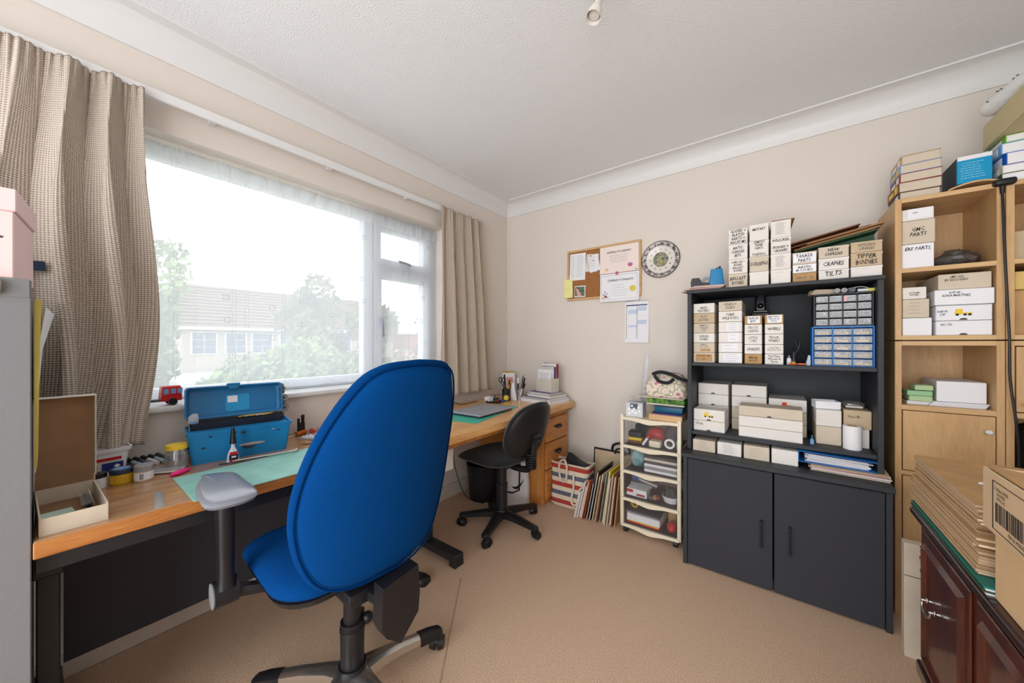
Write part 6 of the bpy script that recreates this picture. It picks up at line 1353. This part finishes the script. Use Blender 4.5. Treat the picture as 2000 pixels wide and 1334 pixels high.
b = MB(); b.tube(catmull([(-.075, -.068, .27), (-.06, -.075, .32), (-.02, -.085, .335), (.0, -.095, .29), (-.005, -.098, .21), (-.03, -.096, .19), (-.055, -.092, .22), (-.07, -.07, .265)], 6), .007, 8); b.build('rope_handle', M_rope, t)
b = MB(); b.tube(catmull([(.045, -.085, .25), (.05, -.095, .16), (.035, -.10, .08), (.06, -.105, .05), (.085, -.10, .08), (.09, -.09, .15), (.115, -.08, .18)], 6), .007, 8); b.build('rope_handle', M_rope, t)
t = thing('black_garment', 'black folded cloth sticking up out of the tote bag', 'garment', (.845, -.262, .16))
b = MB(); b.rings([[(u+dx, v, z) for u, v in rrect(a, c, .02, 6)] for z, a, c, dx in ((0, .09, .04, 0), (.08, .095, .045, 0), (.13, .085, .045, -.01), (.17, .05, .03, -.04), (.205, .016, .012, -.065))]); bmesh.ops.subdivide_edges(b.bm, edges=b.bm.edges[:], cuts=1, use_grid_fill=True); fabric(b, .002, 2); b.build('cloth', M_blkf, t)
t = thing('crumpled_cloth', 'crumpled white and brown cloth at the left of the tote bag opening', 'cloth', (.73, -.275, .16)); b = MB(); crum((.04, .035, .06), 7, .007)(b); b.build('cloth', mat('print_cloth', (206, 196, 184), .9, rgb2=(120, 100, 90), vscale=40), t)
# portfolio case against the wall
t = thing('portfolio_case', 'cream folder case with black frame and arched black handle against the wall', 'portfolio', (1.03, -.055, 0))
t.rotation_euler = (math.radians(-5), 0, 0)
b = MB(); b.bb(-.16, .16, -.012, .008, .01, .36, .003); b.build('panel', M_card3, t)
b = MB(); b.tube([(-.165, 0, .0), (-.165, 0, .365), (.165, 0, .365), (.165, 0, 0)], .009, 8); b.build('frame', M_blk, t)
b = MB(); b.tube(catmull([(-.03, -.004, .37), (-.02, -.01, .41), (.03, -.012, .43), (.09, -.01, .41), (.10, -.004, .37)], 6), .009, 8); b.tube(catmull([(.0, -.024, .355), (.01, -.03, .385), (.04, -.032, .395), (.07, -.03, .38), (.075, -.024, .355)], 5), .006, 8); b.build('handle', M_blk, t)
# upright leaning folders and frames: bottom x at the front, lean to the right, height, thickness, colour
LF = [(.905, .05, .17, .016, 'white', 'shortest white frame leaning nearest the tote bag'), (.925, .11, .25, .014, 'cream', 'cream canvas board second from the tote bag'), (.955, .085, .22, .018, 'grid', 'grey ring-spined pad leaning third from the tote bag'), (.985, .085, .26, .010, 'orange', 'orange folder leaning beside the grey pad'), (1.0, .06, .24, .006, 'brown', 'thin brown folder next to the orange one'), (1.012, .062, .25, .007, 'dgrey', 'thin dark grey folder in the leaning row'), (1.025, .085, .33, .010, 'black', 'tall black folder in the leaning row'), (1.042, .075, .30, .007, 'tan', 'tan card folder right of the tall black one'), (1.054, .075, .31, .006, 'beige', 'beige card folder in the leaning row'), (1.066, .07, .26, .006, 'brown', 'brown card folder in the leaning row'), (1.078, .07, .33, .005, 'grey', 'grey folder right of the brown card folder'), (1.090, .065, .34, .009, 'yellow', 'bright yellow folder in the leaning row'), (1.106, .055, .30, .008, 'beige', 'beige folder right of the yellow one'), (1.120, .05, .33, .007, 'tan', 'tan folder near the drawer tower'), (1.134, .045, .31, .008, 'white', 'white folder third from the drawer tower'), (1.148, .038, .33, .006, 'brown', 'brown folder second from the drawer tower'), (1.160, .03, .32, .006, 'tan', 'last tan folder resting by the drawer tower')]
cm = dict(white=M_paper, cream=M_card2, grid=COLS['grey'], orange=mat('folder_orange', (206, 84, 40), .6), brown=COLS['brown'], dgrey=COLS['dgrey'], black=M_blk, tan=COLS['tan'], beige=COLS['beige'], grey=COLS['grey'], yellow=mat('folder_yellow', (226, 204, 30), .6))
for k, (x, ln, h, th, c, lb) in enumerate(LF):
    x = .897+.0165*k; th = min(th, .0115); ln = (.24-.0088*k)*h
    yf = -.415+.008*(k % 3) if k < 6 else -.395+.010*(k % 3)
    t = thing('folder', lb, 'folder', (x-.012, yf, .001), 0, 'folders and boards leaning between tote bag and drawer tower')
    a = math.atan2(ln, h); L = math.hypot(ln, h)
    t.rotation_euler = (0, a, 0); dep = .045 if k < 6 else .25
    b = MB(); b.bb(0, th, 0, dep, 0, L, .001); b.build('board', cm[c], t)
    if th > .0065:
        b = MB(); b.bb(th*.25, th*.75, -.001, 0, .004, L-.004); b.build('page_edges', M_paper2 if c != 'white' else M_card2, t)
    if c == 'grid':
        b = MB()
        for i_ in range(22): b.bb(0, th, -.004, -.001, .01+.0098*i_, .014+.0098*i_)
        b.build('ring_spine', M_paper, t)

# ================================================================ on the sideboard
Z = .622
t = thing('magazine_pile', 'green and white magazines under the flattened cartons on the sideboard', 'magazines', (2.50, -1.06, Z), 0)
for k, (c, dx) in enumerate(((M_paper, -.0), (COLS['dgreen'], -.004), (M_paper, .0), (mat('teal_cover', (20, 120, 110), .4), -.003))):
    b = MB(); b.bb(-.175+dx, .15, -.27, .25, .0045*k, .0045*k+.004, .001); b.build('magazine', c, t)
M_corr = bpy.data.materials.new('corrugated_edge'); M_corr.use_nodes = True; nt_ = M_corr.node_tree; bs_ = nt_.nodes['Principled BSDF']; bs_.inputs['Roughness'].default_value = .9
tc_ = nt_.nodes.new('ShaderNodeTexCoord'); wv_ = nt_.nodes.new('ShaderNodeTexWave'); wv_.bands_direction = 'Y'; wv_.inputs['Scale'].default_value = 60; nt_.links.new(tc_.outputs['Object'], wv_.inputs[0])
r_ = nt_.nodes.new('ShaderNodeValToRGB'); r_.color_ramp.elements[0].color = (*lin((150, 120, 92)), 1); r_.color_ramp.elements[1].color = (*lin((240, 222, 196)), 1); nt_.links.new(wv_.outputs[0], r_.inputs[0]); nt_.links.new(r_.outputs[0], bs_.inputs['Base Color'])
rr = random.Random(6)
for k in range(20):
    lower = k < 11; z = Z+.0185+.0073*k
    t = thing('flattened_carton', 'flattened brown corrugated carton in the stack on the sideboard', 'flattened carton', (2.325+.0+rr.uniform(-.003, .006)+(.01 if not lower else 0), -.79+rr.uniform(-.006, .006), z), 0, 'flattened cartons stacked on the sideboard')
    t['label'] = ('flattened brown carton in the lower part of the stack on the sideboard' if lower else 'flattened brown carton in the upper part of the stack on the sideboard') if k != 19 else 'topmost flattened brown carton of the sideboard stack'
    L = .50-rr.uniform(0, .02)+(0 if lower else -.03); dz = .0073
    b = MB(); b.bb(0, .33, -L, 0, dz-.0016, dz-.0004); b.bb(0.0, .33, -L, 0, 0, .0012); b.mi = 1; b.bb(.001, .329, -L+.001, -.001, .0012, dz-.0016); b.build('board', [M_kraft, M_corr], t, smooth=0)
t = thing('cable_tie', 'thin white plastic strip lying on the flattened cartons', 'strip', (2.46, -1.10, Z+.0185+.0073*20), .2)
b = MB(); b.tube(catmull([(-.06, .05, .004), (-.02, .03, .006), (.03, .0, .005), (.08, -.04, .003)]), .003, 6); b.build('strip', M_paper, t)
t = thing('shipping_carton', 'plain brown carton at the right edge on the sideboard', 'box', (2.335, -1.335, Z))
b = MB(); b.bb(.0, .36, -.40, 0, 0, .145, .003); b.build('body', mat('light_kraft', (222, 186, 142), .8, var=.04), t); b = MB(); b.bb(-.0008, 0, -.30, -.12, 0, .145); b.build('tape', mat('tan_tape', (206, 156, 96), .35), t)
b = MB(); b.bb(-.003, .362, -.40, .001, .139, .145, .002); b.build('top_flap', M_kraft, t)
t = thing('shipping_carton', 'open carton with printed barcode label on top of the plain brown carton', 'box', (2.325, -1.315, Z+.1455), -.02)
b = MB(); e = .004; H_ = .125; b.bb(0, .34, -.40, 0, 0, e, .001); b.bb(0, e, -.40, 0, e, H_, .0015); b.bb(.34-e, .34, -.40, 0, e, H_); b.bb(e, .34-e, -e, 0, e, H_); b.bb(e, .34-e, -.40, -.40+e, e, H_); b.build('body', mat('pale_kraft', (218, 188, 150), .8, var=.04), t)
b = MB(); b.box((.05, -.2, H_-.004), (.09, .385, .003), rot=(0, .12, 0)); b.build('folded_flap', M_kraft, t)
b = MB(); b.bb(.09, .30, -.38, -.02, .08, H_-.012, .002); b.build('white_contents', M_paper, t)
b = MB(); b.tube([(-.0006, -.05, .012), (-.0006, -.05, H_-.016), (-.0006, -.26, H_-.016), (-.0006, -.26, .012), (-.0006, -.05, .012)], .0008, 4); b.build('label_border', INK, t)
b = MB(); rr = random.Random(2); y = -.062
while y > -.235:
    w_ = rr.choice((.0012, .002, .003)); b.bb(-.0008, 0, y-w_, y, .030, .068); y -= w_+rr.choice((.003, .004, .0055))
b.build('barcode', INK, t)
write(t, ['20 SMALL PAPER', 'SHOPPER', 'MT002.02'], (-.0008, -.085, .086), .06, .026, '-x', shear=0, jit=0)
write(t, ['DOT TNS', 'DEC 2018', 'SEC 1/24'], (-.0008, -.20, .086), .05, .026, '-x', shear=0, jit=0)
write(t, ['PACK MADE IN UK'], (-.0008, -.16, .022), .09, .008, '-x', shear=0, jit=0)

# ================================================================ ceiling light
t = thing('ceiling_spotlight', 'small white ceiling spotlight on a short stem', 'ceiling light', (1.475, -1.40, 2.4))
b = MB(); b.lathe([(0, 0), (.05, 0), (.048, -.012), (.03, -.02), (0, -.02)], n=32); b.build('ceiling_plate', M_white, t)
b = MB(); b.cyl((0, 0, -.02), (0, 0, -.072), .005, n=10); b.build('stem', COLS['grey'], t)
d = Vector((-.012, -.030, -.095)).normalized(); q = d.to_track_quat('Z', 'Y').to_matrix()
b = MB(); b.lathe([(0, 0), (.010, .0), (.012, .004), (.012, .034), (.019, .042), (.023, .055), (.026, .082), (.024, .082), (.019, .05), (0, .048)], Vector((.012, 0, -.072)), 28, q); hd = b.build('lamp_head', mat('lamp_cream', (222, 216, 206), .35), t)
b = MB(); b.lathe([(0, .05), (.017, .056), (.018, .07), (0, .074)], Vector((.012, 0, -.072)), 20, q); b.build('reflector_bulb', mat('frosted', (210, 206, 200), .3), hd)
